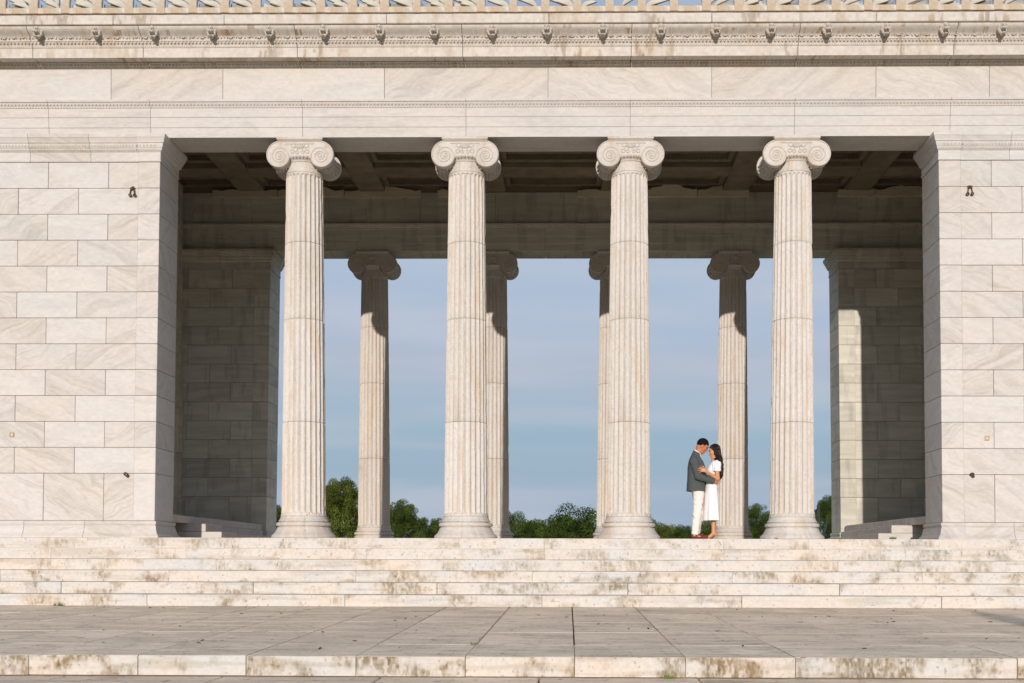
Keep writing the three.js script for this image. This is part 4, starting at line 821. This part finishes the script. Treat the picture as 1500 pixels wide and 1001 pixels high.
TREES.forEach(([px, py, hw, d, cv, tone, label], i) => {
  const g = thing('leafy_tree', label, 'tree', 'trees beyond the temple');
  const dep = d, top = (CY - py) / F * dep + EYE, rad = hw / F * dep, cy = top - rad * (.93);
  g.position.set(PX(px, dep), GY, DIST - dep);
  const c = mesh('crown', crowns[cv], leafMats[(tone + (i % 5 === 0 ? 3 : 0)) % 4], g); c.position.y = cy - GY; c.scale.set(rad, rad * (cv === 1 ? 1.12 : 1.05), rad * .9); c.rotation.y = i * 1.7;
  const skirtC = mesh('crown', crowns[(cv + 1) % 4], leafMats[tone % 4], g); skirtC.position.y = (cy - GY) * .55; skirtC.scale.set(rad * 1.12, Math.max(rad * .95, (cy - GY) * .62), rad * 1.1); skirtC.rotation.y = i * 2.3 + 1;
  const t = mesh('trunk', trunks[i % 2], bark, g); t.scale.setScalar(cy - GY);
});
{ // bare pale snag
  const d = 44, g = thing('bare_snag', 'bare pale forked dead trunk standing between outer column and sunlit pier', 'dead tree'); g.position.set(PX(1200, d), GY, DIST - d);
  const T = (pts, r) => new THREE.TubeGeometry(new THREE.CatmullRomCurve3(pts.map((p) => new THREE.Vector3(...p))), 12, r, 6);
  mesh('trunk', T([[0, -.1, 0], [.1, 1.2, 0], [.0, 2.6, .1], [-.05, 3.9, 0]], .055), paleBark, g);
  mesh('branch', T([[.04, 2.2, .05], [.2, 2.8, .1], [.32, 3.5, .1]], .035), paleBark, g);
  mesh('branch', T([[.3, .2, .1], [.55, 1.5, .1], [.6, 2.3, 0], [.85, 3.1, 0]], .035), paleBark, g);
}
// weeds in the joints
function tuft(px, py, z, n, h, label) {
  const r = rngOf(px), d = DIST - z, g = new GB();
  for (let i = 0; i < n; i++) { const a = r() * 6.28, o = r() * .05, l = h * (.5 + r()), x = (r() - .5) * h * 3, zz = Math.sin(a) * o, lean = (r() - .5) * l; g.tri([x - .006, 0, zz], [x + .006, 0, zz], [x + lean, l, zz + (r() - .3) * l * .6]); }
  const m = mesh(numbered('grass_tuft'), g.geo(), new THREE.MeshStandardMaterial({ color: new THREE.Color().setRGB(.11, .16, .03), roughness: .9, side: THREE.DoubleSide }), scene);
  m.position.set(PX(px, d), py, z); m.userData = { label, category: 'grass tuft', group: 'weeds in the stone joints' }; return m;
}
tuft(86, TERR_Y - .002, TERR_Z + .03, 22, .055, 'small green weed at the foot of the bottom step');
tuft(1308, 0, .70, 70, .035, 'thin grass growing on the top step before the sunlit end blocks');
tuft(1258, 0, .70, 24, .03, 'sparse grass blades on the top step near the sunlit pier');
tuft(1137, 0, .68, 30, .02, 'tiny moss tuft at the base of the outer front column');
tuft(695, TERR_Y - SLOPE * (8.6 - TERR_Z), 8.6, 14, .022, 'moss tuft in the joint behind a kerb slab of the terrace');
tuft(980, TERR_Y - SLOPE * (KERB_Z - TERR_Z) - .188, KERB_Z + .02, 60, .03, 'green weed growing beneath the terrace kerb');
{ // fallen leaves and twigs
  const r = rngOf(4), L = [];
  for (let i = 0; i < 80; i++) { const s = .008 + .014 * r(), z = 2.55 + Math.pow(r(), 1.3) * 6.6, x = -7 + 15 * r(), g = new THREE.SphereGeometry(s, 5, 3); g.scale(1.6, .25, .7); g.rotateZ((r() - .5) * .6); g.rotateY(r() * 6); g.translate(x, TERR_Y - SLOPE * (z - TERR_Z) + .008, z); L.push(g); }
  const m = mesh('leaf_litter', merge(L), new THREE.MeshStandardMaterial({ color: 0x4a3b2a, roughness: 1 }), scene); m.userData = { label: 'scattered dry leaf crumbs on the terrace paving', category: 'leaf litter', kind: 'stuff' };
}
{ // lamp post behind the camera whose shadow lies on the terrace
  const g = thing('lamp_post', 'dark iron lamp post standing on the lawn before the terrace', 'lamp post'); const m = new THREE.MeshStandardMaterial({ color: 0x22262a, roughness: .5, metalness: .5 });
  g.position.set(4.62, GY, 24); g.scale.set(1, .99, 1);
  mesh('post', new THREE.LatheGeometry([[.20, 0], [.20, .12], [.15, .2], [.12, .6], [.07, .75], [.06, 2.6], [.05, 4.3], [.09, 4.35], [.09, 4.42], [0, 4.42]].map(([a, b]) => new THREE.Vector2(a, b)), 16), m, g);
  mesh('lantern', new THREE.LatheGeometry([[0, 4.42], [.16, 4.45], [.24, 4.95], [.3, 4.98], [.18, 5.2], [.05, 5.3], [.02, 5.45], [0, 5.5]].map(([a, b]) => new THREE.Vector2(a, b)), 8), m, g);
}

renderer.render(scene, camera);
